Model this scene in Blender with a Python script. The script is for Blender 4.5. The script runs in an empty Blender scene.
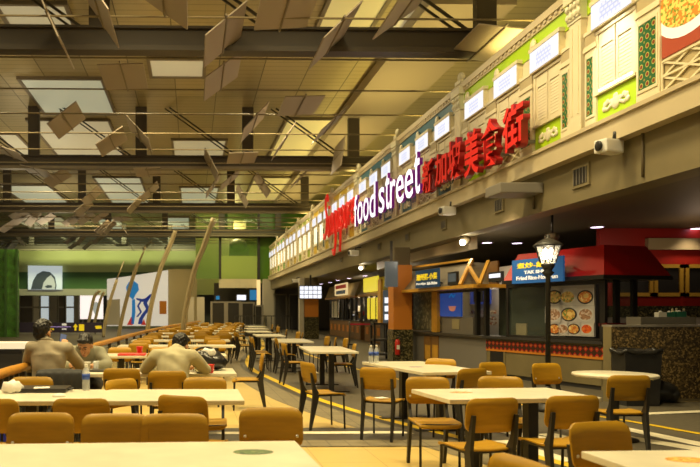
import bpy, bmesh, math, random
from mathutils import Vector, Matrix
R = math.radians
scn = bpy.context.scene
COL = scn.collection
rng = random.Random(7)
ORD = ['nearest', 'second', 'third', 'fourth', 'fifth', 'sixth', 'seventh', 'eighth', 'ninth', 'tenth', 'eleventh',
       'twelfth', 'thirteenth', 'fourteenth', 'fifteenth', 'sixteenth', 'seventeenth', 'eighteenth', 'nineteenth',
       'twentieth', 'twenty-first', 'twenty-second', 'twenty-third', 'twenty-fourth', 'twenty-fifth']
# ------------------------------------------------------------------ camera
F, CX, HY, CH, YAW = 700.0, 206.7, 312.0, 1.43, R(1.2)
cs, sn = math.cos(YAW), math.sin(YAW)
def ray(px, py):
    a = (px - CX) / F
    return Vector((a * cs + sn, -a * sn + cs, -(py - HY) / F))
CAM = Vector((0, 0, CH))
def at_z(px, py, z):
    d = ray(px, py); return CAM + d * ((z - CH) / d.z)
def at_y(px, py, y):
    d = ray(px, py); return CAM + d * (y / d.y)
def at_x(px, py, x):
    d = ray(px, py); return CAM + d * (x / d.x)
cam = bpy.data.cameras.new('camera'); camo = bpy.data.objects.new('camera', cam); COL.objects.link(camo)
camo.location = CAM; camo.rotation_euler = (R(90), 0, -YAW)
cam.sensor_width = 36; cam.lens = 36.0 * F / 700
cam.shift_x = (350 - CX) / 700; cam.shift_y = (HY - 233.5) / 700
cam.clip_end = 400; cam.clip_start = 0.05
cam.dof.use_dof = True; cam.dof.focus_distance = 9.0; cam.dof.aperture_fstop = 3.2
scn.camera = camo
# ------------------------------------------------------------------ materials
def new_mat(name):
    m = bpy.data.materials.new(name); m.use_nodes = True
    nt = m.node_tree; b = nt.nodes['Principled BSDF']
    return m, nt, b
def mat(name, col, rough=0.5, metal=0.0, var=0.0, scale=6.0, stretch=(1, 1, 1), emit=None, es=0.0, alpha=1.0, trans=0.0, spec=None, coat=0):
    m, nt, b = new_mat(name)
    b.inputs['Base Color'].default_value = (*col, 1); b.inputs['Roughness'].default_value = rough
    b.inputs['Metallic'].default_value = metal
    if trans: b.inputs['Transmission Weight'].default_value = trans
    if alpha < 1: b.inputs['Alpha'].default_value = alpha
    if spec is not None: b.inputs['Specular IOR Level'].default_value = spec
    if coat: b.inputs['Coat Weight'].default_value = coat; b.inputs['Coat Roughness'].default_value = .25
    if emit: b.inputs['Emission Color'].default_value = (*emit, 1); b.inputs['Emission Strength'].default_value = es
    if var:
        N = nt.nodes; L = nt.links
        tc = N.new('ShaderNodeTexCoord'); mp = N.new('ShaderNodeMapping'); mp.inputs['Scale'].default_value = stretch
        no = N.new('ShaderNodeTexNoise'); no.inputs['Scale'].default_value = scale; no.inputs['Detail'].default_value = 4
        rp = N.new('ShaderNodeValToRGB')
        rp.color_ramp.elements[0].position = .3; rp.color_ramp.elements[1].position = .7
        rp.color_ramp.elements[0].color = (*[c * (1 - var) for c in col], 1)
        rp.color_ramp.elements[1].color = (*[min(1, c * (1 + var)) for c in col], 1)
        L.new(tc.outputs['Object'], mp.inputs['Vector']); L.new(mp.outputs['Vector'], no.inputs['Vector'])
        L.new(no.outputs['Fac'], rp.inputs['Fac']); L.new(rp.outputs['Color'], b.inputs['Base Color'])
    return m
def mathn(nt, op, a, b=None, c=None):
    n = nt.nodes.new('ShaderNodeMath'); n.operation = op
    for i, v in enumerate((a, b, c)):
        if v is None: continue
        if isinstance(v, (int, float)): n.inputs[i].default_value = v
        else: nt.links.new(v, n.inputs[i])
    return n.outputs[0]
def mixc(nt, fac, c1, c2):
    n = nt.nodes.new('ShaderNodeMix'); n.data_type = 'RGBA'
    if isinstance(fac, (int, float)): n.inputs[0].default_value = fac
    else: nt.links.new(fac, n.inputs[0])
    for i, c in ((6, c1), (7, c2)):
        if isinstance(c, tuple): n.inputs[i].default_value = (*c, 1)
        else: nt.links.new(c, n.inputs[i])
    return n.outputs[2]
def objxyz(nt):
    tc = nt.nodes.new('ShaderNodeTexCoord'); s = nt.nodes.new('ShaderNodeSeparateXYZ')
    nt.links.new(tc.outputs['Object'], s.inputs[0]); return tc.outputs['Object'], s.outputs
def line_mask(nt, v, period, width):     # 1 on a thin line repeated every period
    f = mathn(nt, 'FRACT', mathn(nt, 'DIVIDE', v, period))
    return mathn(nt, 'LESS_THAN', f, width / period)
def noise(nt, vec, scale, detail=4):
    n = nt.nodes.new('ShaderNodeTexNoise'); n.inputs['Scale'].default_value = scale; n.inputs['Detail'].default_value = detail
    nt.links.new(vec, n.inputs['Vector']); return n.outputs['Fac']

def tile_mat(name, col, grout, size, rough=.35, var=.12):
    m, nt, b = new_mat(name); vec, o = objxyz(nt)
    ms = mathn(nt, 'MAXIMUM', line_mask(nt, o[0], size, .008), line_mask(nt, o[1], size, .008))
    cell = nt.nodes.new('ShaderNodeTexWhiteNoise'); cell.noise_dimensions = '2D'
    cmb = nt.nodes.new('ShaderNodeCombineXYZ')
    nt.links.new(mathn(nt, 'FLOOR', mathn(nt, 'DIVIDE', o[0], size)), cmb.inputs[0])
    nt.links.new(mathn(nt, 'FLOOR', mathn(nt, 'DIVIDE', o[1], size)), cmb.inputs[1])
    nt.links.new(cmb.outputs[0], cell.inputs['Vector'])
    v = mathn(nt, 'MULTIPLY_ADD', cell.outputs['Value'], var, noise(nt, vec, 3))
    v = mathn(nt, 'MULTIPLY', v, .6)
    base = mixc(nt, v, tuple(c * (1 + var) for c in col), tuple(c * (1 - var * 1.5) for c in col))
    nt.links.new(mixc(nt, ms, base, grout), b.inputs['Base Color']); b.inputs['Roughness'].default_value = rough
    return m
def slat_ceiling(name, col):
    m, nt, b = new_mat(name); vec, o = objxyz(nt)
    j = line_mask(nt, mathn(nt, 'ADD', o[0], 100.1), 1.63, .035)
    j2 = mathn(nt, 'MULTIPLY', line_mask(nt, o[1], .42, .06), .35)
    j3 = mathn(nt, 'MULTIPLY', line_mask(nt, o[1], 4.8, .06), .8)
    ms = mathn(nt, 'MAXIMUM', mathn(nt, 'MAXIMUM', j, j2), j3)
    cell = nt.nodes.new('ShaderNodeTexWhiteNoise'); cell.noise_dimensions = '2D'
    cmb = nt.nodes.new('ShaderNodeCombineXYZ')
    nt.links.new(mathn(nt, 'FLOOR', mathn(nt, 'DIVIDE', mathn(nt, 'ADD', o[0], 100.1), 1.63)), cmb.inputs[0])
    nt.links.new(mathn(nt, 'FLOOR', mathn(nt, 'DIVIDE', o[1], 4.8)), cmb.inputs[1])
    nt.links.new(cmb.outputs[0], cell.inputs['Vector'])
    base = mixc(nt, cell.outputs['Value'], tuple(c * .78 for c in col), col)
    nt.links.new(mixc(nt, ms, base, tuple(c * .25 for c in col)), b.inputs['Base Color'])
    b.inputs['Roughness'].default_value = .42; b.inputs['Metallic'].default_value = .25
    return m
def wood_mat(name, col, rough=.38, scale=2.2):
    m, nt, b = new_mat(name)
    tc = nt.nodes.new('ShaderNodeTexCoord'); mp = nt.nodes.new('ShaderNodeMapping'); mp.inputs['Scale'].default_value = (1, 8, 9)
    nt.links.new(tc.outputs['Object'], mp.inputs['Vector'])
    oi = nt.nodes.new('ShaderNodeObjectInfo')
    add = nt.nodes.new('ShaderNodeVectorMath'); add.operation = 'ADD'
    nt.links.new(mp.outputs['Vector'], add.inputs[0]); nt.links.new(oi.outputs['Random'], add.inputs[1])
    n = noise(nt, add.outputs[0], scale * 2, 6)
    c = mixc(nt, n, tuple(x * .72 for x in col), tuple(min(1, x * 1.3) for x in col))
    v = mathn(nt, 'MULTIPLY_ADD', oi.outputs['Random'], .3, 0)
    c = mixc(nt, v, c, tuple(x * .6 for x in col))
    nt.links.new(c, b.inputs['Base Color']); b.inputs['Roughness'].default_value = rough; b.inputs['Specular IOR Level'].default_value = .3
    return m
def speckle_mat(name, c1, c2, c3, scale=40, rough=.25):
    m, nt, b = new_mat(name); vec, o = objxyz(nt)
    v = nt.nodes.new('ShaderNodeTexVoronoi'); v.inputs['Scale'].default_value = scale; nt.links.new(vec, v.inputs['Vector'])
    s = nt.nodes.new('ShaderNodeSeparateColor'); nt.links.new(v.outputs['Color'], s.inputs[0])
    r = nt.nodes.new('ShaderNodeValToRGB'); r.color_ramp.interpolation = 'CONSTANT'
    e = r.color_ramp.elements; e[0].color = (*c1, 1); e[1].position = .45; e[1].color = (*c2, 1)
    x = e.new(.8); x.color = (*c3, 1)
    nt.links.new(s.outputs[0], r.inputs['Fac']); nt.links.new(r.outputs['Color'], b.inputs['Base Color'])
    b.inputs['Roughness'].default_value = rough; return m
def floral_mat(name, green, cream, red, u=1, v=2, sc=.13):    # patterned glazed tile: one flower each cell
    m, nt, b = new_mat(name); vec, o = objxyz(nt)
    def cellc(ax): return mathn(nt, 'SUBTRACT', mathn(nt, 'FRACT', mathn(nt, 'DIVIDE', mathn(nt, 'ADD', o[ax], 50), sc)), .5)
    a, c = cellc(u), cellc(v)
    d = mathn(nt, 'SQRT', mathn(nt, 'ADD', mathn(nt, 'MULTIPLY', a, a), mathn(nt, 'MULTIPLY', c, c)))
    d2 = mathn(nt, 'ADD', mathn(nt, 'ABSOLUTE', a), mathn(nt, 'ABSOLUTE', c))
    k = mixc(nt, mathn(nt, 'GREATER_THAN', d2, .84), green, tuple(.6 * x for x in cream))
    k = mixc(nt, mathn(nt, 'LESS_THAN', d, .30), k, cream)
    k = mixc(nt, mathn(nt, 'LESS_THAN', d, .21), k, red)
    nt.links.new(k, b.inputs['Base Color']); b.inputs['Roughness'].default_value = .25; return m
def emit_sketch(name, col, ink, strength):                    # back-lit sign face with a faint printed drawing
    m, nt, b = new_mat(name); vec, o = objxyz(nt)
    br = nt.nodes.new('ShaderNodeTexBrick'); br.inputs['Scale'].default_value = 1.0
    mp = nt.nodes.new('ShaderNodeCombineXYZ'); nt.links.new(o[1], mp.inputs[0]); nt.links.new(o[2], mp.inputs[1])
    nt.links.new(mp.outputs[0], br.inputs['Vector'])
    br.inputs['Brick Width'].default_value = .1; br.inputs['Row Height'].default_value = .07; br.inputs['Mortar Size'].default_value = .012
    msk = mathn(nt, 'MULTIPLY', mathn(nt, 'LESS_THAN', mathn(nt, 'ABSOLUTE', o[1]), .26), mathn(nt, 'LESS_THAN', mathn(nt, 'ABSOLUTE', o[2]), .13))
    f = mathn(nt, 'MULTIPLY', mathn(nt, 'MULTIPLY', br.outputs['Fac'], .9), msk)
    f = mathn(nt, 'ADD', f, mathn(nt, 'MULTIPLY', msk, .2))
    c = mixc(nt, f, col, ink)
    nt.links.new(c, b.inputs['Emission Color']); b.inputs['Emission Strength'].default_value = strength
    b.inputs['Base Color'].default_value = (.05, .05, .05, 1); return m
def food_mat(name, c1, c2, c3, scale=30, es=0.0):
    m, nt, b = new_mat(name); vec, o = objxyz(nt)
    v = nt.nodes.new('ShaderNodeTexVoronoi'); v.inputs['Scale'].default_value = scale; nt.links.new(vec, v.inputs['Vector'])
    s = nt.nodes.new('ShaderNodeSeparateColor'); nt.links.new(v.outputs['Color'], s.inputs[0])
    c = mixc(nt, mathn(nt, 'GREATER_THAN', s.outputs[0], .55), c1, c2)
    c = mixc(nt, mathn(nt, 'GREATER_THAN', s.outputs[1], .75), c, c3)
    nt.links.new(c, b.inputs['Base Color']); b.inputs['Roughness'].default_value = .4
    if es: nt.links.new(c, b.inputs['Emission Color']); b.inputs['Emission Strength'].default_value = es
    return m
def diamonds_mat(name, red, yel, dark, sc=.12):
    m, nt, b = new_mat(name); vec, o = objxyz(nt)
    def cellc(ax, off=50): return mathn(nt, 'SUBTRACT', mathn(nt, 'FRACT', mathn(nt, 'DIVIDE', mathn(nt, 'ADD', o[ax], off), sc)), .5)
    d2 = mathn(nt, 'ADD', mathn(nt, 'ABSOLUTE', cellc(0)), mathn(nt, 'ABSOLUTE', cellc(2, 50.02)))
    k = mixc(nt, mathn(nt, 'LESS_THAN', d2, .42), dark, red)
    k = mixc(nt, mathn(nt, 'LESS_THAN', d2, .14), k, yel)
    nt.links.new(k, b.inputs['Base Color']); b.inputs['Roughness'].default_value = .3; return m

M = {}
M['ply'] = wood_mat('orange_plywood', (.43, .235, .014))
M['black'] = mat('black_steel', (.018, .016, .014), .45)
M['dark'] = mat('dark_grey', (.035, .032, .03), .5)
M['bolt'] = mat('bolt_steel', (.75, .75, .72), .3, .6)
M['top'] = mat('cream_stone_laminate', (.72, .67, .52), .3, var=.08, scale=5)
M['sticker_o'] = food_mat('orange_print', (.75, .35, .05), (.85, .55, .15), (.6, .2, .03), 60)
M['sticker_g'] = food_mat('green_print', (.08, .16, .05), (.05, .1, .04), (.2, .25, .1), 60)
M['sticker_p'] = food_mat('purple_print', (.3, .22, .4), (.6, .5, .5), (.25, .2, .3), 60)
M['tile'] = tile_mat('cream_floor_tile', (.60, .44, .15), (.36, .26, .09), .6)
M['asphalt'] = mat('grey_road_paving', (.105, .09, .06), .55, var=.18, scale=14)
M['cobble'] = tile_mat('grey_cobble_band', (.20, .165, .095), (.06, .05, .03), .21, .6, .3)
M['dgrey'] = mat('dark_grey_kerb', (.06, .05, .035), .5, var=.15, scale=8)
M['yline'] = mat('yellow_road_paint', (.75, .50, .01), .5)
M['wline'] = mat('white_road_paint', (.80, .74, .55), .5, var=.08, scale=9)
M['ceil'] = slat_ceiling('beige_slatted_ceiling', (.54, .46, .25))
M['beam'] = mat('brown_grey_steel_beam', (.075, .06, .045), .5, 0)
M['flange'] = mat('beam_flange_steel', (.24, .20, .14), .5, .1)
M['rod'] = mat('tan_metal_rod', (.25, .20, .11), .6, 0)
M['panel'] = mat('grey_brown_reflector', (.42, .355, .285), .55, 0)
M['brace'] = mat('dark_brace_steel', (.06, .05, .035), .5)
M['coffer'] = mat('lit_coffer', (.6, .6, .5), .4, emit=(1, .86, .52), es=.21)  # glow stands in for lamplight on the recess faces
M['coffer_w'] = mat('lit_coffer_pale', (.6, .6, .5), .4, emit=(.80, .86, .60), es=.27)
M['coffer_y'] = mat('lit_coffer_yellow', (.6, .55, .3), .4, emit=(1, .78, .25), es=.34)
M['cream'] = mat('cream_plaster', (.74, .66, .45), .5, var=.04, scale=3)
M['tan'] = mat('tan_plaster', (.46, .37, .20), .5)
M['fascia'] = mat('fascia_paint', (.56, .47, .30), .5, var=.04, scale=2)
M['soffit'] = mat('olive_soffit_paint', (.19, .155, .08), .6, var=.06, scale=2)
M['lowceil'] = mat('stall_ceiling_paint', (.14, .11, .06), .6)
for n, c in dict(lime=(.42, .64, .015), blue=(.06, .15, .19), yellow=(.60, .41, .03), olive=(.30, .36, .04), green=(.10, .30, .05)).items():
    M[n] = mat(n + '_facade_paint', c, .5)
M['floral'] = floral_mat('green_flower_tile', (.03, .13, .04), (.42, .40, .10), (.22, .05, .02))
M['floral_b'] = floral_mat('blue_flower_tile', (.03, .09, .16), (.35, .38, .25), (.22, .12, .03))
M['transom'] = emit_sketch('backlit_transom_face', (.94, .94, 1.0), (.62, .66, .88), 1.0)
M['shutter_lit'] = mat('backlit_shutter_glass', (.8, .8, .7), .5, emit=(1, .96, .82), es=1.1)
M['red_letter'] = mat('red_letter_acrylic', (.62, .012, .01), .3, emit=(.9, .03, .015), es=.30)
M['red_side'] = mat('dark_red_letter_side', (.30, .006, .006), .35)
M['white_letter'] = mat('white_letter_face', (.8, .8, .85), .3, emit=(.93, .90, 1.0), es=1.25)
M['purple'] = mat('purple_letter_side', (.18, .01, .18), .35, emit=(.45, .02, .5), es=.16)
M['glass'] = mat('clear_glass', (.12, .15, .12), .04, alpha=.2)
M['greenglass'] = mat('green_tinted_glass', (.16, .40, .08), .08, alpha=.22)
M['greenwall'] = mat('green_back_wall', (.085, .20, .015), .35, var=.2, scale=.6, stretch=(1, 1, .2))
M['limewall'] = mat('pale_green_band', (.50, .53, .22), .4, var=.08, scale=.2)
M['grey'] = mat('grey_panel', (.22, .2, .17), .5)
M['lgrey'] = mat('light_grey_panel', (.5, .46, .38), .5)
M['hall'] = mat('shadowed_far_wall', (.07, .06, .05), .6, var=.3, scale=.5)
M['orange'] = mat('orange_paint', (.60, .21, .02), .45)
M['granite'] = speckle_mat('brown_granite_chips', (.05, .035, .015), (.13, .085, .03), (.30, .20, .07), 42)
M['granite_d'] = speckle_mat('dark_green_granite_chips', (.025, .025, .012), (.07, .065, .03), (.18, .15, .06), 30)
M['red'] = mat('red_hood_paint', (.42, .008, .008), .35)
M['redwall'] = mat('red_kitchen_wall', (.40, .02, .012), .4)
M['maroon'] = mat('maroon_sill', (.14, .01, .01), .35)
M['card'] = mat('dull_notice_card', (.42, .36, .2), .6)
M['olive_c'] = mat('olive_counter_front', (.20, .16, .075), .5, var=.06, scale=3)
M['blue_sign'] = mat('blue_sign_board', (.02, .10, .30), .35, emit=(.03, .16, .45), es=.25)
M['navy_sign'] = mat('navy_sign_board', (.012, .05, .12), .35, emit=(.02, .08, .2), es=.12)
M['ysign'] = mat('yellow_lettering', (.8, .6, .02), .4, emit=(1, .72, .02), es=.45)
M['wsign'] = mat('white_lettering', (.85, .83, .78), .4, emit=(1, .97, .85), es=.35)
M['yboard'] = mat('yellow_sign_board', (.8, .62, .03), .4, emit=(1, .8, .05), es=.7)
M['cboard'] = mat('cream_sign_board', (.8, .6, .3), .4, emit=(1, .75, .35), es=.7)
M['screen'] = mat('lit_screen', (.1, .1, .12), .2, emit=(.9, .92, 1), es=1.1)
M['screen_d'] = mat('dim_screen', (.05, .06, .07), .2, emit=(.4, .45, .45), es=.12)
M['bluelit'] = mat('blue_lit_poster', (.02, .08, .4), .3, emit=(.02, .10, .5), es=.3)
M['woodhood'] = mat('grey_brown_boards', (.20, .165, .11), .5, var=.25, scale=5, stretch=(14, 1, 1))
M['olwood'] = mat('amber_lit_timber', (.62, .33, .04), .4, var=.15, scale=4)  # amber is the timber's own colour
M['brownwood'] = mat('brown_timber', (.22, .11, .03), .45, var=.2, scale=5)
M['lamp'] = mat('lit_lamp', (1, 1, 1), .3, emit=(1, .90, .72), es=14)
M['lamp_p'] = mat('lit_downlight_lilac', (1, 1, 1), .3, emit=(.95, .75, 1.0), es=3.2)
M['white'] = mat('white_plastic', (.78, .76, .7), .4)
M['paper'] = mat('white_paper', (.82, .8, .74), .7)
M['adwhite'] = mat('white_lit_ad_wall', (.7, .69, .66), .4, emit=(1, .96, .9), es=.32, var=.0)
M['adblue'] = mat('bright_blue_print', (.02, .22, .6), .4, emit=(.02, .25, .7), es=.3)
M['adnavy'] = mat('navy_print', (.02, .05, .3), .4, emit=(.02, .05, .3), es=.3)
M['adred'] = mat('red_print', (.6, .04, .03), .4, emit=(.7, .05, .03), es=.2)
M['adpale'] = mat('pale_billboard', (.6, .65, .66), .4, emit=(.72, .82, .85), es=.5)
M['adhair'] = mat('dark_hair_print', (.05, .06, .06), .4, emit=(.1, .13, .13), es=.3)
M['adskin'] = mat('pale_face_print', (.5, .5, .45), .4, emit=(.5, .55, .5), es=.5)
M['pinklit'] = mat('lit_white_pink_ad', (.8, .7, .65), .4, emit=(1, .88, .82), es=1.0)
M['skin'] = mat('skin', (.52, .27, .13), .5)
M['hair'] = mat('black_hair', (.012, .01, .009), .4)
M['shirt'] = mat('grey_beige_shirt', (.34, .29, .2), .8, var=.08, scale=9)
M['shirt2'] = mat('olive_grey_shirt', (.26, .25, .17), .8, var=.1, scale=9)
M['shirt3'] = mat('pale_khaki_shirt', (.44, .40, .25), .8, var=.08, scale=9)
M['trouser'] = mat('dark_trousers', (.03, .03, .03), .8)
M['rubber'] = mat('black_bag_plastic', (.02, .019, .018), .28, var=.2, scale=8)
M['redp'] = mat('red_plastic', (.6, .03, .02), .35)
M['water'] = mat('clear_bottle', (.85, .9, .92), .08, alpha=.35)
M['blab'] = mat('blue_label', (.03, .08, .4), .4)
M['fin'] = mat('bronze_curved_fin', (.42, .35, .20), .45, 0)
M['rail'] = wood_mat('orange_handrail_wood', (.52, .24, .03), .35, .6)
M['chalk'] = food_mat('chalkboard_menu', (.05, .06, .04), (.08, .09, .06), (.2, .2, .13), 14)
M['gold'] = mat('yellow_window_frame', (.55, .33, .04), .4)
M['ornament'] = mat('cream_ornament', (.72, .68, .5), .5)
M['plant'] = mat('green_plant_wall', (.06, .19, .02), .6, var=.95, scale=2.2)
# ------------------------------------------------------------------ mesh building
class MB:
    def __init__(s): s.bm = bmesh.new(); s.mi = 0
    def _fin(s, faces):
        for f in faces: f.material_index = s.mi
    def box(s, c, size, rot=None, bevel=0):
        mt = Matrix.Translation(Vector(c)) @ (rot.to_4x4() if rot is not None else Matrix()) @ Matrix.Diagonal((*size, 1))
        r = bmesh.ops.create_cube(s.bm, size=1, matrix=mt)
        fs = list({f for v in r['verts'] for f in v.link_faces})
        if bevel:
            es = list({e for f in fs for e in f.edges})
            q = bmesh.ops.bevel(s.bm, geom=es, offset=bevel, segments=2, affect='EDGES', profile=.6)
            fs = list(set(q['faces']) | {f for f in fs if f.is_valid})
        s._fin(fs); return s
    def b2(s, p, q, bevel=0):
        p, q = Vector(p), Vector(q)
        return s.box((p + q) / 2, [max(1e-4, abs(a - b)) for a, b in zip(p, q)], None, bevel)
    def bar(s, p, q, w, t, up=(0, 0, 1)):
        p, q = Vector(p), Vector(q); d = (q - p); l = d.length; d.normalize()
        u = Vector(up); x = d.cross(u)
        if x.length < 1e-4: x = d.cross(Vector((0, 1, 0)))
        x.normalize(); u = x.cross(d)
        m = Matrix((x, d, u)).transposed()
        return s.box((p + q) / 2, (w, l, t), m)
    def prism(s, pts, n):                       # polygon pts (3D), extruded by vector n
        n = Vector(n); a = [s.bm.verts.new(Vector(p)) for p in pts]; b = [s.bm.verts.new(Vector(p) + n) for p in pts]
        k = len(pts); fs = [s.bm.faces.new(a), s.bm.faces.new(list(reversed(b)))]
        for i in range(k): fs.append(s.bm.faces.new((a[i], b[i], b[(i + 1) % k], a[(i + 1) % k])))
        bmesh.ops.recalc_face_normals(s.bm, faces=fs); s._fin(fs); return s
    def tube(s, path, r, seg=8, scale=(1, 1, 1)):
        path = [Vector(p) for p in path]; n = len(path)
        rs = r if isinstance(r, (list, tuple)) else [r] * n
        rings = []; prev = None
        for i, p in enumerate(path):
            t = (path[min(i + 1, n - 1)] - path[max(i - 1, 0)]).normalized()
            if prev is None:
                a = t.orthogonal().normalized()
            else:
                a = (prev - t * prev.dot(t))
                a = a.normalized() if a.length > 1e-5 else t.orthogonal().normalized()
            prev = a; b = t.cross(a)
            ring = []
            for k in range(seg):
                an = 2 * math.pi * k / seg
                o = (a * math.cos(an) + b * math.sin(an)) * rs[i]
                ring.append(s.bm.verts.new(p + Vector((o.x * scale[0], o.y * scale[1], o.z * scale[2]))))
            rings.append(ring)
        fs = []
        for i in range(n - 1):
            for k in range(seg):
                fs.append(s.bm.faces.new((rings[i][k], rings[i][(k + 1) % seg], rings[i + 1][(k + 1) % seg], rings[i + 1][k])))
        fs.append(s.bm.faces.new(list(reversed(rings[0])))); fs.append(s.bm.faces.new(rings[-1]))
        for f in fs: f.smooth = True
        s._fin(fs); return s
    def cyl(s, p, q, r, seg=16, r2=None): return s.tube([p, q], [r, r if r2 is None else r2], seg)
    def lathe(s, prof, c=(0, 0, 0), seg=20):
        c = Vector(c); rings = []
        for r, z in prof:
            rings.append([s.bm.verts.new(c + Vector((max(r, 1e-4) * math.cos(2 * math.pi * k / seg), max(r, 1e-4) * math.sin(2 * math.pi * k / seg), z))) for k in range(seg)])
        fs = []
        for i in range(len(prof) - 1):
            for k in range(seg):
                fs.append(s.bm.faces.new((rings[i][k], rings[i][(k + 1) % seg], rings[i + 1][(k + 1) % seg], rings[i + 1][k])))
        fs.append(s.bm.faces.new(list(reversed(rings[0])))); fs.append(s.bm.faces.new(rings[-1]))
        for f in fs: f.smooth = True
        s._fin(fs); return s
    def ball(s, c, r, rot=None, seg=14):
        r = r if isinstance(r, (list, tuple)) else (r, r, r)
        mt = Matrix.Translation(Vector(c)) @ (rot.to_4x4() if rot is not None else Matrix()) @ Matrix.Diagonal((*r, 1))
        q = bmesh.ops.create_uvsphere(s.bm, u_segments=seg, v_segments=max(6, seg // 2 + 2), radius=1, matrix=mt)
        fs = list({f for v in q['verts'] for f in v.link_faces})
        for f in fs: f.smooth = True
        s._fin(fs); return s
    def build(s, name, m, parent=None, off=None):
        me = bpy.data.meshes.new(name); 
        o = off if off is not None else (OFF.get(parent.name) if parent is not None else None)
        if o is not None: bmesh.ops.translate(s.bm, verts=s.bm.verts, vec=-Vector(o))
        s.bm.to_mesh(me); s.bm.free()
        for x in (m if isinstance(m, (list, tuple)) else [m]): me.materials.append(M[x] if isinstance(x, str) else x)
        ob = bpy.data.objects.new(name, me); COL.objects.link(ob)
        if parent is not None:
            ob.parent = parent
            if parent.name in OFF: OFF[ob.name] = OFF[parent.name]
        elif off is not None: ob.location = off
        return ob
OFF = {}        # for things whose parts are modelled in world coordinates: location of the thing
def tag(o, label, cat, group=None, kind=None):
    if label: o['label'] = label
    if cat: o['category'] = cat
    if group: o['group'] = group
    if kind: o['kind'] = kind
    return o
def thing(name, label, cat, loc=(0, 0, 0), rz=0, group=None, world=False):
    o = bpy.data.objects.new(name, None); COL.objects.link(o); o.empty_display_size = .2
    o.location = loc; o.rotation_euler = (0, 0, rz)
    if world: OFF[o.name] = Vector(loc)
    return tag(o, label, cat, group)
def struct(o): o['kind'] = 'structure'; return o
def solo(mb, name, m, label, cat, loc, group=None):
    o = mb.build(name, m, None, loc); return tag(o, label, cat, group)
KIDS = {}
def copy_tree(o, parent=None):
    if o.name not in KIDS: KIDS[o.name] = list(o.children)
    c = o.copy(); COL.objects.link(c); c.parent = parent
    for ch in KIDS[o.name]: copy_tree(ch, c)
    return c
def text_mesh(body, w, h, depth, bold=0.0, shear=0.0):
    """front-facing text solid: x right, y up, z out, fitted to w by h, lower left at the origin"""
    cu = bpy.data.curves.new('t', 'FONT'); cu.body = body; cu.extrude = .1; cu.offset = bold; cu.shear = shear; cu.resolution_u = 3
    ob = bpy.data.objects.new('t', cu); COL.objects.link(ob)
    dg = bpy.context.evaluated_depsgraph_get(); dg.update()
    me = bpy.data.meshes.new_from_object(ob.evaluated_get(dg))
    bpy.data.objects.remove(ob)
    xs = [v.co.x for v in me.vertices]; ys = [v.co.y for v in me.vertices]; zs = [v.co.z for v in me.vertices]
    x0, x1, y0, y1 = min(xs), max(xs), min(ys), max(ys)
    for v in me.vertices:
        v.co = Vector(((v.co.x - x0) / (x1 - x0) * w, (v.co.y - y0) / (y1 - y0) * h, (v.co.z / .2 + .5) * depth))
    return me
def text_obj(name, body, w, h, depth, m, parent, origin, ex, ey, bold=0.0, shear=0.0, side=None):
    """origin/ex/ey given in the parent's frame (or world for OFF parents)"""
    me = text_mesh(body, w, h, depth, bold, shear); ex, ey = Vector(ex).normalized(), Vector(ey).normalized(); ez = ex.cross(ey)
    o = Vector(origin)
    if parent is not None and parent.name in OFF: o = o - OFF[parent.name]
    me.materials.clear(); me.materials.append(M[m])
    if side:
        me.materials.append(M[side])
        for p in me.polygons: p.material_index = 0 if p.normal.z > .7 else 1
    for v in me.vertices: v.co = o + ex * v.co.x + ey * v.co.y + ez * v.co.z
    me.name = name; ob = bpy.data.objects.new(name, me); COL.objects.link(ob); ob.parent = parent
    return ob
def smooth_path(pts, sub=4):
    pts = [Vector((*p, 0)) if len(p) == 2 else Vector(p) for p in pts]; out = []
    for i in range(len(pts) - 1):
        p0 = pts[max(i - 1, 0)]; p1 = pts[i]; p2 = pts[i + 1]; p3 = pts[min(i + 2, len(pts) - 1)]
        for k in range(sub):
            t = k / sub
            out.append(.5 * ((2 * p1) + (p2 - p0) * t + (2 * p0 - 5 * p1 + 4 * p2 - p3) * t * t + (3 * p1 - p0 - 3 * p2 + p3) * t ** 3))
    out.append(pts[-1]); return out
# ================================================================== floor
struct(MB().b2((-2.6, -4, -.1), (16, 92, 0)).build('floor', 'asphalt'))
struct(MB().b2((-34, -4, -.1), (-2.6, 92, 0)).build('floor', 'dgrey'))
L1px = [(262, 340), (263, 347.7), (256, 352), (250, 356), (247.6, 362), (250, 367), (256, 372), (269, 378), (288, 387), (314, 398), (341, 407),
        (375, 417), (410, 426), (449, 435.5), (503, 449), (546, 460), (640, 484)]
L2px = [(300, 352), (330, 362), (360, 370), (394, 378.5), (450, 389), (522, 405), (615, 419), (700, 434), (800, 450)]
def gpath(px, sub=4):
    return smooth_path([tuple(at_z(x, y, 0).xy) for x, y in px], sub)
def ribbon(path, o1, o2, z):
    mb = MB(); n = len(path); a = []; b = []
    for i, p in enumerate(path):
        t = (path[min(i + 1, n - 1)] - path[max(i - 1, 0)]).normalized(); nrm = Vector((-t.y, t.x, 0))
        a.append(p + nrm * o1); b.append(p + nrm * o2)
    va = [mb.bm.verts.new((p.x, p.y, z)) for p in a]; vb = [mb.bm.verts.new((p.x, p.y, z)) for p in b]
    for i in range(n - 1):
        f = mb.bm.faces.new((va[i], va[i + 1], vb[i + 1], vb[i]))
    bmesh.ops.recalc_face_normals(mb.bm, faces=mb.bm.faces)
    for f in mb.bm.faces:
        if f.normal.z < 0: f.normal_flip()
    return mb
p1 = gpath(L1px); p2 = gpath(L2px)
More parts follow.
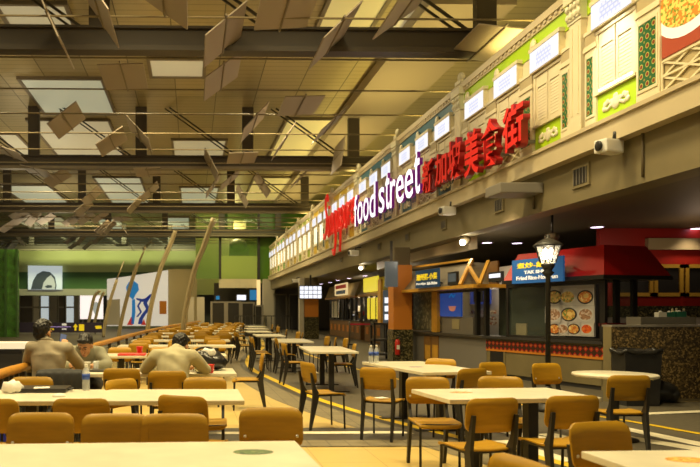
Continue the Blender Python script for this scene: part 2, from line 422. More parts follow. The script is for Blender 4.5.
# going from far to near the left side of the picture is to the right of travel: negative offset
edge = []
for i, p in enumerate(p1):
    t = (p1[min(i + 1, len(p1) - 1)] - p1[max(i - 1, 0)]).normalized(); edge.append(p - Vector((-t.y, t.x, 0)) * .7)
mb = MB()
vs = [mb.bm.verts.new((p.x, p.y, .004)) for p in edge]
lf = [mb.bm.verts.new((-2.6, p.y, .004)) for p in edge]
for i in range(len(vs) - 1): mb.bm.faces.new((vs[i], lf[i], lf[i + 1], vs[i + 1]))
mb.b2((-2.6, p1[0].y, .0), (p1[0].x - .7, 56, .004))
mb.b2((-2.6, -3, 0), (edge[-1].x, edge[-1].y, .004))
bmesh.ops.recalc_face_normals(mb.bm, faces=mb.bm.faces)
for f in mb.bm.faces:
    if len(f.verts) == 4 and abs(f.normal.z) > .9 and f.calc_center_median().z > .003 and f.normal.z < 0: f.normal_flip()
struct(mb.build('floor', 'tile'))
struct(ribbon(p1, -.72, -.2, .007).build('trim_1', 'cobble'))
struct(ribbon(p1, -.22, -.06, .008).build('trim_2', 'dgrey'))
struct(ribbon(p1, -.07, .07, .009).build('trim_3', 'yline'))
struct(ribbon(p2, -.05, .05, .005).build('trim_4', 'yline'))
# paved crossing band between the two tiled seating zones
xe = at_z(430, 432, 0).x
def band(y0, y1, x1a, x1b, z): 
    m_ = MB(); v = [m_.bm.verts.new(p) for p in ((-2.6, y0, z), (x1a, y0, z), (x1b, y1, z), (-2.6, y1, z))]; m_.bm.faces.new(v); return m_
struct(band(7.72, 8.55, 2.9, 2.5, .011).build('trim_5', 'dgrey'))
struct(band(7.36, 7.72, 3.0, 2.9, .012).build('trim_6', 'cobble'))
struct(band(8.12, 8.28, 2.6, 2.5, .013).build('trim_7', 'wline'))
# zebra bars painted on the road and one lane dash
zb = [((629, 434), (700, 452), 9), ((640, 424), (720, 440), 0)]
k = 8
for (qa, qb, w) in (((500, 431), (640, 457), .22), ((560, 427), (720, 453), .24), ((600, 424), (712, 447), .22), ((545, 434), (690, 466), .24), ((500, 441), (570, 462), .2), ((462, 436), (505, 446), .16), ((610, 415.5), (716, 411), .17), ((303, 367), (316, 373.5), .16), ((340, 405), (395, 403), .14)):
    a = at_z(*qa, 0); b = at_z(*qb, 0)
    if qa[0] == 340: continue
    struct(ribbon([a, b], -w / 2, w / 2, .006).build('trim_%d' % k, 'wline')); k += 1
# ================================================================== ceiling
CZ = 10.3
struct(MB().b2((-34, -4, CZ), (16, 92, CZ + .15)).build('ceiling', 'ceil'))
def coffer(px0, py0, px1, py1, m, label):  # ceiling recess whose lamplit look is put in as emission
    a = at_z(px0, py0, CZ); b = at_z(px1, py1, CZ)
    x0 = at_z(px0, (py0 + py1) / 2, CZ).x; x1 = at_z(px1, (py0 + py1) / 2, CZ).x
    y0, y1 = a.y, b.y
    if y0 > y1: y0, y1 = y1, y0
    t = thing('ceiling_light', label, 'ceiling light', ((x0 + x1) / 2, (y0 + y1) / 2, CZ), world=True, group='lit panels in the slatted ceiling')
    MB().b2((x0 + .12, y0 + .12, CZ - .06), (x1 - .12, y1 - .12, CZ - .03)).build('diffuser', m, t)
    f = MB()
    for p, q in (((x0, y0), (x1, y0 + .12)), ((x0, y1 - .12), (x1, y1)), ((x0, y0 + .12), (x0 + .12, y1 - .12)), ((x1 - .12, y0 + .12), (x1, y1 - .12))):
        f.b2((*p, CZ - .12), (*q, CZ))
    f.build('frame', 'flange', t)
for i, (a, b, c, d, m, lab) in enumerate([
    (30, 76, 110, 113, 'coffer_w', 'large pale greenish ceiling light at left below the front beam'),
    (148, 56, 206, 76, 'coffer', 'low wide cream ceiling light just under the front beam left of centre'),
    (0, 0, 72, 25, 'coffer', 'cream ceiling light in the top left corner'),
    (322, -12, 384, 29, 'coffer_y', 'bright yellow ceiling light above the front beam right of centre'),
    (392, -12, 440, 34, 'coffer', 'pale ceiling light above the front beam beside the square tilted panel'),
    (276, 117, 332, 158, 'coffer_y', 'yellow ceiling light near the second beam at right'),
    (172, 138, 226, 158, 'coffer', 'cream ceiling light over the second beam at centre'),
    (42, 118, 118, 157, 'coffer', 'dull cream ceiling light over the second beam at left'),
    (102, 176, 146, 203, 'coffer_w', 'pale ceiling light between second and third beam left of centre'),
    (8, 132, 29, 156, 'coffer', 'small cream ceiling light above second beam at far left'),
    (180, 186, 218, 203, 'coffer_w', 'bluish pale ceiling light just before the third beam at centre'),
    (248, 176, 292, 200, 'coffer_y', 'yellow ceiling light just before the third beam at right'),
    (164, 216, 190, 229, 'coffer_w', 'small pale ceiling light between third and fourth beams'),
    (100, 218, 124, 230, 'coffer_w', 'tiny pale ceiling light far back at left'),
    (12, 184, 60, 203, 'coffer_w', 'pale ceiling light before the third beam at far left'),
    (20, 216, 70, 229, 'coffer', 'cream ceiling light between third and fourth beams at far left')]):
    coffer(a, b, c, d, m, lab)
# long duct box over the shophouse roofs
solo(MB().b2((6.5, 19, 9.85), (8.9, 56, 10.25)), 'ceiling_duct', 'panel', 'long boxed ceiling duct running above the shophouse roofs', 'duct', (7.7, 37, 9.85))
BEAMY = [16.7, 30.4, 43.6, 57.2, 70.5]
for i, y in enumerate(BEAMY):
    t = thing('ceiling_beam', ORD[i] + ' big brown ceiling beam from the camera, crossing the whole hall', 'beam', (0, y, 7.6), world=True, group='big beams across the hall')
    xe = 12 if i < 4 else 5
    MB().b2((-32, y - .06, 7.72), (xe, y + .06, 8.14)).build('web', 'beam', t)
    MB().b2((-32, y - .2, 7.6), (xe, y + .2, 7.72)).build('bottom_flange', 'beam' if i == 0 else 'flange', t)
    MB().b2((-32, y - .15, 8.14), (xe, y + .15, 8.2)).build('top_flange', 'beam', t)
    for kx in range(-6, 3):
        x = -2.2 + 4.62 * kx
        if x > 11 or x < -31: continue
        px = CX + F * (x - y * sn) / y
        if px < -60 or px > 760: continue
        MB().b2((x - .24, y - .12, 8.2), (x + .24, y + .12, CZ)).build('hanger_post', 'beam', t)
        b = MB(); b.bar((x - .45, y - .05, 8.2), (x - 3.4, y - .05, CZ - .02), .06, .06); b.bar((x - .65, y + .07, 8.2), (x - 3.6, y + .07, CZ - .02), .05, .05)
        b.build('diagonal_brace', 'brace', t)
RODY = [14.7 + 2.4 * k for k in range(22)]
for i, y in enumerate(RODY):
    mb = MB(); mb.tube([(-30, y, 7.62), (11, y, 7.62)], .022 if i < 8 else .03, 6)
    solo(mb, 'ceiling_rod', 'rod', ('thin metal rod %s in line from the camera, stretched across under the ceiling' % ORD[i]), 'rod', (0, y, 7.62), 'thin rods carrying the tilted panels')
# tilted reflector panels hung between the rods: length along the hall, rolled about their long axis
def panel(px, py, roll, w=1.15, l=1.95, yaw=0.0, pitch=0.0, label=None, z=7.62):
    c = at_z(px, py, z)
    return panel_w(c.x, c.y, roll, w, l, yaw, pitch, label, z)
npanel = [0]
def panel_w(x, y, roll, w=1.15, l=1.95, yaw=0.0, pitch=0.0, label=None, z=7.62):
    t = thing('ceiling_panel', label, 'ceiling panel', (x, y, z), group='tilted panels under the ceiling')
    t.rotation_euler = (R(pitch), R(-roll), R(yaw))
    MB().box((0, 0, 0), (w, l, .03), None, .006).build('sheet', 'panel', t)
    MB().b2((-.015, -l / 2, -.045), (.015, l / 2, -.012)).build('spine', 'flange', t)
    MB().b2((-.02, -l / 2 - .16, -.02), (.02, l / 2 + .16, .02)).build('pivot_bar', 'flange', t)
    npanel[0] += 1
    return t
for a in [
    (163, -8, -35, 'dark tilted ceiling panel at top edge, left of the steep one by the post'),
    (98, 6, -56, 'steep narrow ceiling panel at the top edge above the front beam, left part'),
    (56, 30, -66, 'edge-on slanting ceiling panel crossing the front beam at far left'),
    (224, 36, 40, 'pale tilted ceiling panel with a centre spine crossing the front beam'),
    (222, 77, 36, 'tilted ceiling panel just below the front beam, under the pale crossing one'),
    (286, 9, 4, 'flat ceiling panel at the top edge, right of the centre'),
    (334, 37, 44, 'thin slanted ceiling panel crossing the front beam right of centre'),
    (408, 4, 36, 'steep dark ceiling panel at the top edge beside a pale light'),
    (486, 44, -6, 'large flat cream ceiling panel at right end of the front beam'),
    (124, 77, 2, 'flat ceiling panel below the front beam, left of centre'),
    (300, 106, 2, 'flat pale ceiling panel below the front beam, right of centre'),
    (67, 121, 38, 'square-looking dark ceiling panel over the large pale light'),
    (112, 142, 34, 'tilted dark ceiling panel above the second beam, right of the large pale light'),
    (139, 134, -46, 'steep ceiling panel above the second beam beside the dark post'),
    (242, 158, 2, 'flat ceiling panel across the second beam at centre'),
    (254, 123, 47, 'slanted ceiling panel above the second beam by the centre post'),
    (283, 142, 56, 'sliver-thin slanted ceiling panel above the second beam right of centre'),
    (329, 126, 42, 'slanted ceiling panel over the yellow light at right'),
    (338, 156, 82, 'steep ceiling panel at right end of the second beam'),
    (211, 165, -62, 'steep small ceiling panel crossing the second beam at centre'),
    (213, 186, 54, 'slanted small ceiling panel below the second beam at centre'),
    (8, 152, -20, 'tilted ceiling panel at the left picture edge over the second beam'),
    (38, 172, -12, 'low tilted panel crossing the left end of the second beam'),
    (58, 178, 30, 'brown tilted panel below the left part of the second beam'),
    (150, 192, 44, 'brown slanted ceiling panel before the third beam, left of centre'),
    (135, 205, 46, 'brown slanted ceiling panel crossing the third beam, left of centre'),
    (92, 196, 42, 'brown slanted panel before the third beam at left'),
    (84, 208, 40, 'brown slanted panel crossing the third beam at left'),
    (46, 219, 30, 'small brown panel under the third beam at far left'),
    (71, 220, 32, 'small brown panel under the third beam, second from left edge'),
    (100, 217, 35, 'small brown panel under the third beam, left of the tallest fin'),
    (20, 214, 25, 'small brown panel at the left edge under the third beam'),
    (148, 172, 3, 'flat pinkish ceiling panel under the second beam at left'),
    (242, 196, -62, 'steep panel before the third beam, right of centre'),
    (230, 180, 40, 'slanted panel right behind the second beam near centre'),
    (262, 185, -55, 'panel leaning left behind the second beam, right of centre'),
    (300, 178, 45, 'slanted panel behind the second beam near the shophouse roofs')]:
    panel(a[0], a[1], a[2], label=a[3])
rows = [(46.5, 'third'), (51.3, 'third'), (60, 'fourth'), (65, 'fourth')]
for ri, (y, bn) in enumerate(rows):
    xs = sorted(rng.uniform(-18, 2.5) if y < 57 else rng.uniform(-24, 1) for _ in range(9))
    side = ('just behind', 'well behind')[ri % 2]
    for q, x in enumerate(xs):
        panel_w(x, y, rng.choice([38, 42, -55, 34, 50, -30, 3]), label='small far ceiling panel %s the %s beam, %s from the left in its row' % (side, bn, 'first' if q == 0 else ORD[q]))
# ================================================================== shophouse front
XF = 6.3
def FY(px): return at_x(px, 300, XF).y
def FZ(px, py): return at_x(px, py, XF).z
Z_L0, Z_L1 = FZ(606, 147), FZ(608.7, 121)        # ledge
Z_COR0, Z_COR1 = FZ(520, 46), FZ(520, 37.5)
Y0, Y1, Y4 = FY(581), FY(463), FY(331)
SP = (FY(359) - Y0) / 3
print('facade', Z_L0, Z_L1, Z_COR0, Z_COR1, Y0, Y1, SP)
Z_W0, Z_T0, Z_T1 = FZ(606, 90), FZ(607.4, 27), FZ(536.7, 52.7)
Z_P0, Z_P1, Z_B0, Z_B1 = FZ(594, 115.7), FZ(594, 57.9), FZ(587, 49), FZ(587, 35)
paint = ['lime', 'lime', 'blue', 'blue', 'yellow', 'yellow', 'olive', 'yellow', 'green', 'olive']
cname = {'lime': 'lime green', 'blue': 'slate blue', 'yellow': 'mustard yellow', 'olive': 'olive green', 'green': 'dark green'}
def orn(mb, y, z, w, h, x):
    for k in range(9):
        a = math.pi * k / 8; mb.ball((x, y + w * .46 * math.cos(a), z + h * .28 * math.sin(a * 2) * (1 if k < 4 else -1) - h * .1), (.03, w * .085, h * .16), None, 8)
    mb.ball((x, y, z), (.05, w * .17, h * .34), None, 10); mb.ball((x, y, z + h * .3), (.04, w * .1, h * .16), None, 8)
    for s in (-1, 1): mb.tube([(x, y + s * w * t, z + h * (.1 * math.sin(t * 14) - .1)) for t in (.15, .24, .33, .42, .49)], .03, 6)
FEND = None
for k in range(-1, 9):
    ya = Y0 + SP * k; yb = ya + SP; yc = (ya + yb) / 2
    pc = paint[k + 1]
    t = thing('shophouse_facade', '%s replica shophouse upper front with shuttered windows, %s along the row from the camera' % (cname[pc], ORD[k + 1]), 'building front', (XF, yc, Z_L1), world=True, group='shophouse fronts above the food stalls')
    MB().b2((XF, ya, Z_L1), (XF + .2, yb, Z_COR0)).build('wall', 'cream' if k < 9 else pc, t)
    MB().b2((XF - .03, ya + .2, Z_T1 - .02), (XF - .001, yb - .2, Z_COR0)).build('painted_band', pc, t)
    c = MB(); c.b2((XF - .16, ya, Z_COR0 + .06), (XF + .25, yb, Z_COR1 + .03)); c.b2((XF - .09, ya, Z_COR0 - .04), (XF, yb, Z_COR0 + .06))
    if k < 4:
        nd = 26
        for q in range(nd): c.b2((XF - .13, ya + SP * (q + .2) / nd, Z_COR0 + .0), (XF - .09, ya + SP * (q + .7) / nd, Z_COR0 + .06))
    c.build('cornice', 'fascia', t)
    # pilaster with capital at the near end
    p = MB(); p.b2((XF - .2, ya - .17, Z_L1), (XF - .001, ya + .17, Z_COR0 - .42)); p.b2((XF - .24, ya - .2, Z_L1), (XF - .2, ya + .2, Z_L1 + .2))
    p.b2((XF - .22, ya - .11, Z_L1 + .3), (XF - .2, ya - .07, Z_COR0 - .5)); p.b2((XF - .22, ya + .07, Z_L1 + .3), (XF - .2, ya + .11, Z_COR0 - .5))
    pl = p.build('pilaster', 'cream', t)
    p = MB(); zc = Z_COR0 - .42
    p.b2((XF - .23, ya - .2, zc), (XF - .001, ya + .2, zc + .05)); p.b2((XF - .26, ya - .2, zc + .05), (XF - .001, ya + .2, zc + .34)); p.b2((XF - .32, ya - .26, zc + .34), (XF - .001, ya + .26, zc + .5))
    for q in range(4):
        p.ball((XF - .27, ya - .17 + .113 * q, zc + .12), (.05, .05, .06), None, 8); p.ball((XF - .28, ya - .17 + .113 * q, zc + .26), (.055, .05, .06), None, 8)
    p.b2((XF - .2, ya - .16, Z_COR1 + .03), (XF + .1, ya + .16, Z_COR1 + .12)); p.ball((XF - .04, ya, Z_COR1 + .2), (.13, .14, .13), None, 10)
    p.build('capital', 'ornament', pl)
    wins = (-1.53, 0, 1.53)
    for j, wo in enumerate(wins):
        w0, w1 = yc + wo - .5, yc + wo + .5
        if k == -1 and j == 1:
            # advertising poster of a noodle bowl takes this window's place
            po = MB().b2((XF - .06, w0 - .12, Z_W0), (XF - .002, w1 + .12, Z_T1 + .2)).build('noodle_poster', mat('brown_red_poster', (.30, .05, .02), .4, emit=(.5, .10, .04), es=.35), t)
            cz = Z_W0 + .62; cy = yc + .02
            pm = MB(); pm.prism([(XF - .061, cy + .60 * math.cos(a), cz + .40 * math.sin(a) - .08) for a in [2 * math.pi * q / 30 for q in range(30)]], (-.012, 0, 0)); pm.build('bowl_print', mat('cream_bowl_print', (.8, .7, .6), .4, emit=(1, .85, .75), es=.5), po)
            pm = MB(); pm.prism([(XF - .073, cy + .54 * math.cos(a), cz + .34 * math.sin(a)) for a in [2 * math.pi * q / 30 for q in range(30)]], (-.012, 0, 0)); pm.build('noodle_print', food_mat('noodle_print', (.7, .22, .03), (.85, .55, .12), (.18, .25, .03), 30, .3), po)
            lat = True
        else:
            lat = j == 1
            zt0 = Z_T0
            if k >= 4:      # far fronts: the shutters are back-lit too
                MB().b2((XF - .062, w0 + .06, Z_W0), (XF - .002, w1 - .06, Z_T0 - .05)).build('lit_pane', 'shutter_lit', t)
            s = MB()
            s.b2((XF - .14, w0, Z_W0 - .04), (XF - .001, w1, Z_W0)); s.b2((XF - .1, w0, Z_W0), (XF - .001, w0 + .07, zt0)); s.b2((XF - .1, w1 - .07, Z_W0), (XF - .001, w1, zt0))
            s.b2((XF - .12, w0, zt0 - .05), (XF - .001, w1, zt0))
            s.build('window_frame', 'cream', t)
            for sgn in (-1, 1):
                a0, a1 = (w0 + .08, yc + wo - .015) if sgn < 0 else (yc + wo + .015, w1 - .08)
                s = MB(); h0, h1 = Z_W0 + .02, zt0 - .06
                s.b2((XF - .075, a0, h0), (XF - .035, a0 + .05, h1)); s.b2((XF - .075, a1 - .05, h0), (XF - .035, a1, h1))
                s.b2((XF - .075, a0 + .05, h0), (XF - .035, a1 - .05, h0 + .05))
                if k < 4: s.b2((XF - .07, a0 + .05, h1 - .2), (XF - .035, a1 - .05, h1))
                n = 11 if k < 3 else (7 if k == 3 else 3)
                for q in range(n):
                    z = h0 + .06 + (h1 - .22 - h0 - .06) * (q + .5) / n
                    s.box((XF - .055, (a0 + a1) / 2, z), (.012, a1 - a0 - .1, (h1 - .22 - h0 - .06) / n * (.92 if k < 4 else .2)), Matrix.Rotation(R(14), 3, 'Y'))
                s.build('shutter', 'cream', t)
            s = MB().b2((XF - .22, w0 - .01, Z_T0 + .02), (XF - .002, w1 + .01, Z_T1)); o_ = s.build('transom_box', 'cream', t)
            s = MB().b2((-.012, -.49, -(Z_T1 - Z_T0) / 2 + .04), (.0, .49, (Z_T1 - Z_T0) / 2 - .02))
            f_ = MB.build(s, 'lit_face', 'transom', None); f_.parent = o_; f_.location = Vector((XF - .222, yc + wo, (Z_T0 + Z_T1) / 2)) - OFF[t.name]
            s = MB(); s.b2((XF - .25, w0 - .04, Z_T1 - .005), (XF - .001, w1 + .04, Z_T1 + .06)); s.lathe([(.09, 0), (.1, .05), (.085, .12), (.05, .17), (.01, .19)], (XF - .12, w1 - .02, Z_T1 + .06), 10); s.build('awning_cap', 'cream', o_)
        if lat:
            la0, la1, lz0, lz1 = w0, w1, Z_L1 + .04, Z_W0 - .05
            MB().b2((XF - .02, la0, lz0), (XF - .002, la1, lz1)).build('lattice_back', 'tan', t)
            l = MB(); xx = XF - .08
            for p_, q_ in (((la0, lz0), (la1, lz0)), ((la0, lz1), (la1, lz1)), ((la0, lz0), (la0, lz1)), ((la1, lz0), (la1, lz1)), ((la0, (lz0 + lz1) / 2), (la1, (lz0 + lz1) / 2)),
                           ((la0, lz0), (la1, lz1)), ((la0, lz1), (la1, lz0)), ((la0, (lz0 + lz1) / 2), ((la0 + la1) / 2, lz0)), ((la0, (lz0 + lz1) / 2), ((la0 + la1) / 2, lz1)), ((la1, (lz0 + lz1) / 2), ((la0 + la1) / 2, lz0)), ((la1, (lz0 + lz1) / 2), ((la0 + la1) / 2, lz1))):
                l.bar((xx, *p_), (xx, *q_), .028, .03, (1, 0, 0)); xx += .003
            l.build('lattice', 'cream', t)
        else:
            e = MB().b2((XF - .05, w0 + .02, Z_L1 + .02), (XF - .002, w1 - .02, Z_W0 - .05)).build('lower_panel', pc if k != 0 else 'lime', t)
            if k < 3:
                q = MB(); orn(q, yc + wo, (Z_L1 + Z_W0) / 2 - .02, .62, .3, XF - .07); q.build('ornament', 'ornament', e)
    for j, wo in enumerate((-2.15, -.765, .765, 2.15)):
        hw = .245 if abs(wo) < 1 else .15
        a0, a1 = yc + wo - hw, yc + wo + hw
        s = MB(); s.b2((XF - .12, a0, Z_L1), (XF - .001, a1, Z_B0 - .06)); s.b2((XF - .16, a0 - .02, Z_P1 + .12), (XF - .12, a1 + .02, Z_P1 + .17))
        s.b2((XF - .15, a0 - .01, Z_B1 - .06), (XF - .001, a1 + .01, Z_B1)); s.b2((XF - .15, a0 - .01, Z_B0 - .06), (XF - .001, a1 + .01, Z_B0 - .01))
        cl_ = s.build('tile_column', 'cream', t)
        MB().b2((XF - .125, a0 + .01, Z_B0 - .01), (XF - .001, a1 - .01, Z_B1 - .06)).build('head_block', 'tan', cl_)
        if k < 5:
            MB().b2((XF - .13, a0 + .06, Z_P0), (XF - .119, a1 - .06, Z_P1)).build('flower_tiles', 'floral' if pc == 'lime' else 'floral_b', cl_)
            s = MB(); s.b2((XF - .145, a0 + .03, Z_P0 - .04), (XF - .12, a1 - .03, Z_P0)); s.b2((XF - .145, a0 + .03, Z_P1), (XF - .12, a1 - .03, Z_P1 + .04)); s.b2((XF - .145, a0 + .03, Z_P0), (XF - .12, a0 + .06, Z_P1)); s.b2((XF - .145, a1 - .06, Z_P0), (XF - .12, a1 - .03, Z_P1)); s.build('tile_frame', 'cream', cl_)
    FEND = yb
    def squash(o):      # relief of the plaster front is shallow
        for c in o.children:
            if c.type == 'MESH':
                if not c.data.get('sq'):
                    for v in c.data.vertices:
                        if v.co.x < 0 and c.name[:8] != 'lit_face': v.co.x *= .5
                c.location.x *= .5
            squash(c)
    squash(t)
YN = Y0 - SP
tb_ = [c for c in bpy.data.objects if c.name == 'shophouse_facade'][0]
wn = Y0 - SP / 2 + 1.53
MB().b2((XF - .05, wn - .42, Z_T0 - .045), (XF - .02, wn + .42, Z_T0 - .02)).build('lamp_tube', mat('lit_tube', (1, 1, 1), .3, emit=(1, .96, .85), es=14), tb_)
MB().b2((XF - .05, wn - .40, Z_W0 + .01), (XF - .02, wn + .40, Z_W0 + .03)).build('lamp_tube', M['lit_tube'] if 'lit_tube' in M else bpy.data.materials['lit_tube'], tb_)
# ledge and soffit beam
mb = MB(); mb.b2((XF - .14, YN, Z_L0), (XF + .2, FEND, Z_L1)); mb.b2((XF - .18, YN, Z_L1 - .07), (XF - .14, FEND, Z_L1 - .01)); struct(mb.build('trim_20', 'fascia'))
Z_S = FZ(700, 164) - .02
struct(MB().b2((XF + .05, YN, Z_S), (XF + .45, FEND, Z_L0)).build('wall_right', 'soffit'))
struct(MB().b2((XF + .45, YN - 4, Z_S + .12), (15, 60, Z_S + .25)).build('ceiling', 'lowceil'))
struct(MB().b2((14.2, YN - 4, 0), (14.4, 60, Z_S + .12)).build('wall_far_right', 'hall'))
# grey canopy box sticking out of the soffit under the letters
a = at_x(480, 185, 6.0); 
solo(MB().b2((5.55, 12.5, 3.58), (6.34, 13.15, 3.77), .02), 'canopy_box', 'grey', 'grey boxed canopy jutting from the soffit below the red characters', 'canopy', (5.95, 12.8, 3.58))
# ================================================================== big sign letters
XS = 6.02
def SY(px): return at_x(px, 300, XS).y
def SZ(px, py): return at_x(px, py, XS).z
chars = [('新', 427, 440), ('加', 440, 454), ('坡', 453, 469), ('美', 470, 487), ('食', 487, 508.5), ('街', 509, 534)]
t = thing('food_street_chinese_sign', 'six bold red three-dimensional Chinese characters on the shophouse ledge', 'sign', (XS, SY(480), Z_L1), world=True)
for c, a, b in chars:
    zt = SZ((a + b) / 2, {427: 159, 440: 152, 453: 138, 470: 129, 487: 117, 509: 103}[a]); zb_ = SZ((a + b) / 2, {427: 192, 440: 184, 453: 178, 470: 175, 487: 166, 509: 149}[a])
    text_obj('character', c, (SY(a) - SY(b)) * .86, zt - zb_, .13, 'red_letter', t, (XS, SY(a), zb_), (0, -1, 0), (0, 0, 1), .022, 0, 'red_side')
for px in (433, 461, 497, 521): y = SY(px); MB().b2((XS + .01, y - .02, Z_L1 + .2), (XF - .01, y + .02, Z_L1 + .26)).build('mounting_rail', 'grey', t)
t = thing('food_street_letter_sign', 'backlit white lowercase letters with purple sides reading food street', 'sign', (XS, SY(390), Z_L1), world=True)
word = 'food street'
xs0, xs1 = SY(356.5), SY(424); zb_ = Z_L1 + .22; zt = zb_ + 1.12
adv = dict(f=.62, o=1, d=1, s=.9, t=.62, r=.72, e=.98); adv[' '] = .35
tot = sum(adv[c] for c in word); u = 0
hts = dict(f=1.12, d=1.12, t=1.12, o=.80, s=.80, r=.80, e=.80)
for c in word:
    w = adv[c] / tot * (xs0 - xs1)
    if c != ' ': text_obj('letter', c, w * .88, hts[c], .09, 'white_letter', t, (XS, xs0 - u, zb_), (0, -1, 0), (0, 0, 1), .004, 0, 'purple')
    u += w
for yy in (xs1, xs0 - .3): MB().b2((XS + .01, yy, zb_ + .3), (XF - .005, yy + .03, zb_ + .36)).build('mounting_rail', 'grey', t)
t = thing('script_letter_sign', 'red brush-script lettering reading Singapore at the far end of the sign', 'sign', (XS, SY(338), Z_L1), world=True)
strokes = [[(.75, 1.7), (.6, 2.0), (.3, 1.85), (.33, 1.4), (.6, 1.0), (.62, .4), (.3, 0), (0, .2)], [(1.0, .95), (.95, .3), (1.1, .02), (1.25, .25)], [(1.08, 1.3), (1.1, 1.42)],
           [(1.38, .95), (1.35, 0)], [(1.37, .55), (1.6, .95), (1.76, .75), (1.74, .1), (1.9, .12)], [(2.5, .8), (2.25, .95), (2.05, .6), (2.15, .1), (2.4, .1), (2.52, .6)], [(2.54, .95), (2.5, -.5), (2.3, -.95), (2.02, -.75)],
           [(3.1, .8), (2.9, .95), (2.7, .55), (2.78, .08), (3.0, .12), (3.12, .6)], [(3.14, .95), (3.12, .12), (3.25, .08)], [(3.42, .95), (3.38, -.95)], [(3.4, .6), (3.65, .95), (3.86, .6), (3.75, .1), (3.45, .1)],
           [(4.25, .95), (4.05, .6), (4.1, .1), (4.35, .05), (4.5, .5), (4.4, .9), (4.25, .95)], [(4.72, .95), (4.7, 0)], [(4.71, .6), (4.9, .92), (5.08, .85)], [(5.2, .5), (5.5, .62), (5.45, .92), (5.25, .85), (5.18, .4), (5.3, .05), (5.62, .18)]]
sy0 = SY(323.5); sy1 = SY(355.5); sc = (sy0 - sy1) / 5.75; vz = Z_L1 + .45
mb = MB()
for st in strokes:
    pth = smooth_path(st, 4) if len(st) > 2 else [Vector((*p, 0)) for p in st]
    mb.tube([(XS, sy0 - (p.x + .12 * p.y) * sc, vz + p.y * .92) for p in pth], .088, 8, (.6, .85, 1))
mb.build('script_word', 'red_letter', t)
for q in (1.2, 3.4, 4.9): MB().b2((XS, sy0 - q * sc - .02, vz + .3), (XF - .005, sy0 - q * sc + .02, vz + .36)).build('mounting_rail', 'grey', t)
# ================================================================== stalls under the soffit
class Front:
    def __init__(s, p0, p1):
        s.p0 = Vector((*p0, 0)); s.p1 = Vector((*p1, 0)); d = (s.p1 - s.p0); s.len = d.length; s.d = d.normalized(); s.n = Vector((-s.d.y, s.d.x, 0)); s.rz = math.atan2(s.d.y, s.d.x)
    def hit(s, px, py, v=0):           # ray to the plane v behind the front
        r = ray(px, py); o = s.p0 + s.n * v - CAM; t = o.dot(s.n) / r.dot(s.n); return CAM + r * t
    def u(s, px, v=0): return (s.hit(px, 300, v) - s.p0).dot(s.d)
    def z(s, px, py, v=0): return s.hit(px, py, v).z
    def box(s, mb, a, b, v0, v1, bevel=0):     # pixel corners on the front (at depth v0) -> box in the local frame
        u0, u1 = s.u(a[0], v0), s.u(b[0], v0); m = ((a[0] + b[0]) / 2)
        mb.b2((u0, v0, s.z(m, a[1], v0)), (u1, v1, s.z(m, b[1], v0)), bevel); return mb
def g(px, py): p = at_z(px, py, 0); return (p.x, p.y)
# ---- red hooded stall
fr = Front(g(486, 375.3), g(604, 391))
t = thing('food_stall', 'red hooded food stall with blue sign and food photographs', 'food stall', fr.p0, fr.rz)
LN = fr.len; ct = fr.z(590, 341)
MB().b2((0, .02, .08), (LN, .7, ct - .05)).build('counter_front', 'olive_c', t)
MB().b2((0, .05, 0), (LN, .7, .08)).build('kickboard', 'dark', t)
MB().b2((.0, 0, ct - .29), (LN, .02, ct - .1)).build('tile_band', diamonds_mat('red_diamond_tiles', (.42, .02, .015), (.5, .33, .05), (.05, .02, .01), .13), t)
MB().b2((0, .0, ct - .33), (LN, .021, ct - .29)).build('tile_edge', 'orange', t)
MB().b2((-.05, -.06, ct - .05), (LN + .02, .75, ct)).build('counter_top', 'dark', t)
fr.box(MB(), (490, 349), (504, 371), .012, .03).build('vent_opening', 'black', t)
o = MB()
u0, u1 = fr.u(488.5, .013), fr.u(505.5, .013)
hb = fr.z(497, 350, 0); o.b2((u0, .005, .1), (u0 + .06, .02, hb + .05)); o.b2((u1 - .06, .005, .1), (u1, .02, hb + .05)); o.b2((u0, .005, hb), (u1, .02, hb + .05)); o.build('vent_frame', 'olive_c', t)
zt = fr.z(600, 283, 0)
hu0, hu1 = fr.u(500), LN + .0
hz0, hz1 = fr.z(603, 277, -.3), fr.z(603, 245, 0)
print('red stall', LN, ct, hz0, hz1)
# hood: hipped band leaning outwards, open underneath
def hood(x0, x1, y0, y1, z0, z1, ins, th=.05):
    mb = MB()
    o = [Vector(p) for p in ((x0, y0, z0), (x1, y0, z0), (x1, y1, z0), (x0, y1, z0))]
    q = [Vector(p) for p in ((x0 + ins * .3, y0 + ins, z1), (x1 - ins, y0 + ins, z1), (x1 - ins, y1, z1), (x0 + ins * .3, y1, z1))]
    mb.bm.verts.index_update()
    v = [mb.bm.verts.new(p) for p in o + q]
    for f in ((0, 1, 5, 4), (1, 2, 6, 5), (2, 3, 7, 6), (3, 0, 4, 7), (4, 5, 6, 7), (3, 2, 1, 0)): mb.bm.faces.new([v[i] for i in f])
    return mb
def v_at(px, u):
    p = fr.p0 + fr.d * u; r = ray(px, 300); det = -r.x * fr.n.y + r.y * fr.n.x; q = p - CAM
    return ((CAM + r * ((-q.x * fr.n.y + q.y * fr.n.x) / det)) - p).dot(fr.n)
hu0 = fr.u(503, -.3); cu_ = fr.u(604, -.3); vb_, vt_ = v_at(671, cu_), v_at(646, LN)
h_ = MB(); v_ = [h_.bm.verts.new(p) for p in ((hu0, -.3, hz0 + .04), (cu_, -.3, hz0 + .04), (cu_, vb_, hz0 + .04), (hu0, vb_, hz0 + .04), (hu0 + .1, 0, hz1), (LN, 0, hz1), (LN, vt_, hz1), (hu0 + .1, vt_, hz1))]
for f in ((0, 1, 5, 4), (1, 2, 6, 5), (2, 3, 7, 6), (3, 0, 4, 7), (4, 5, 6, 7), (3, 2, 1, 0)): h_.bm.faces.new([v_[i] for i in f])
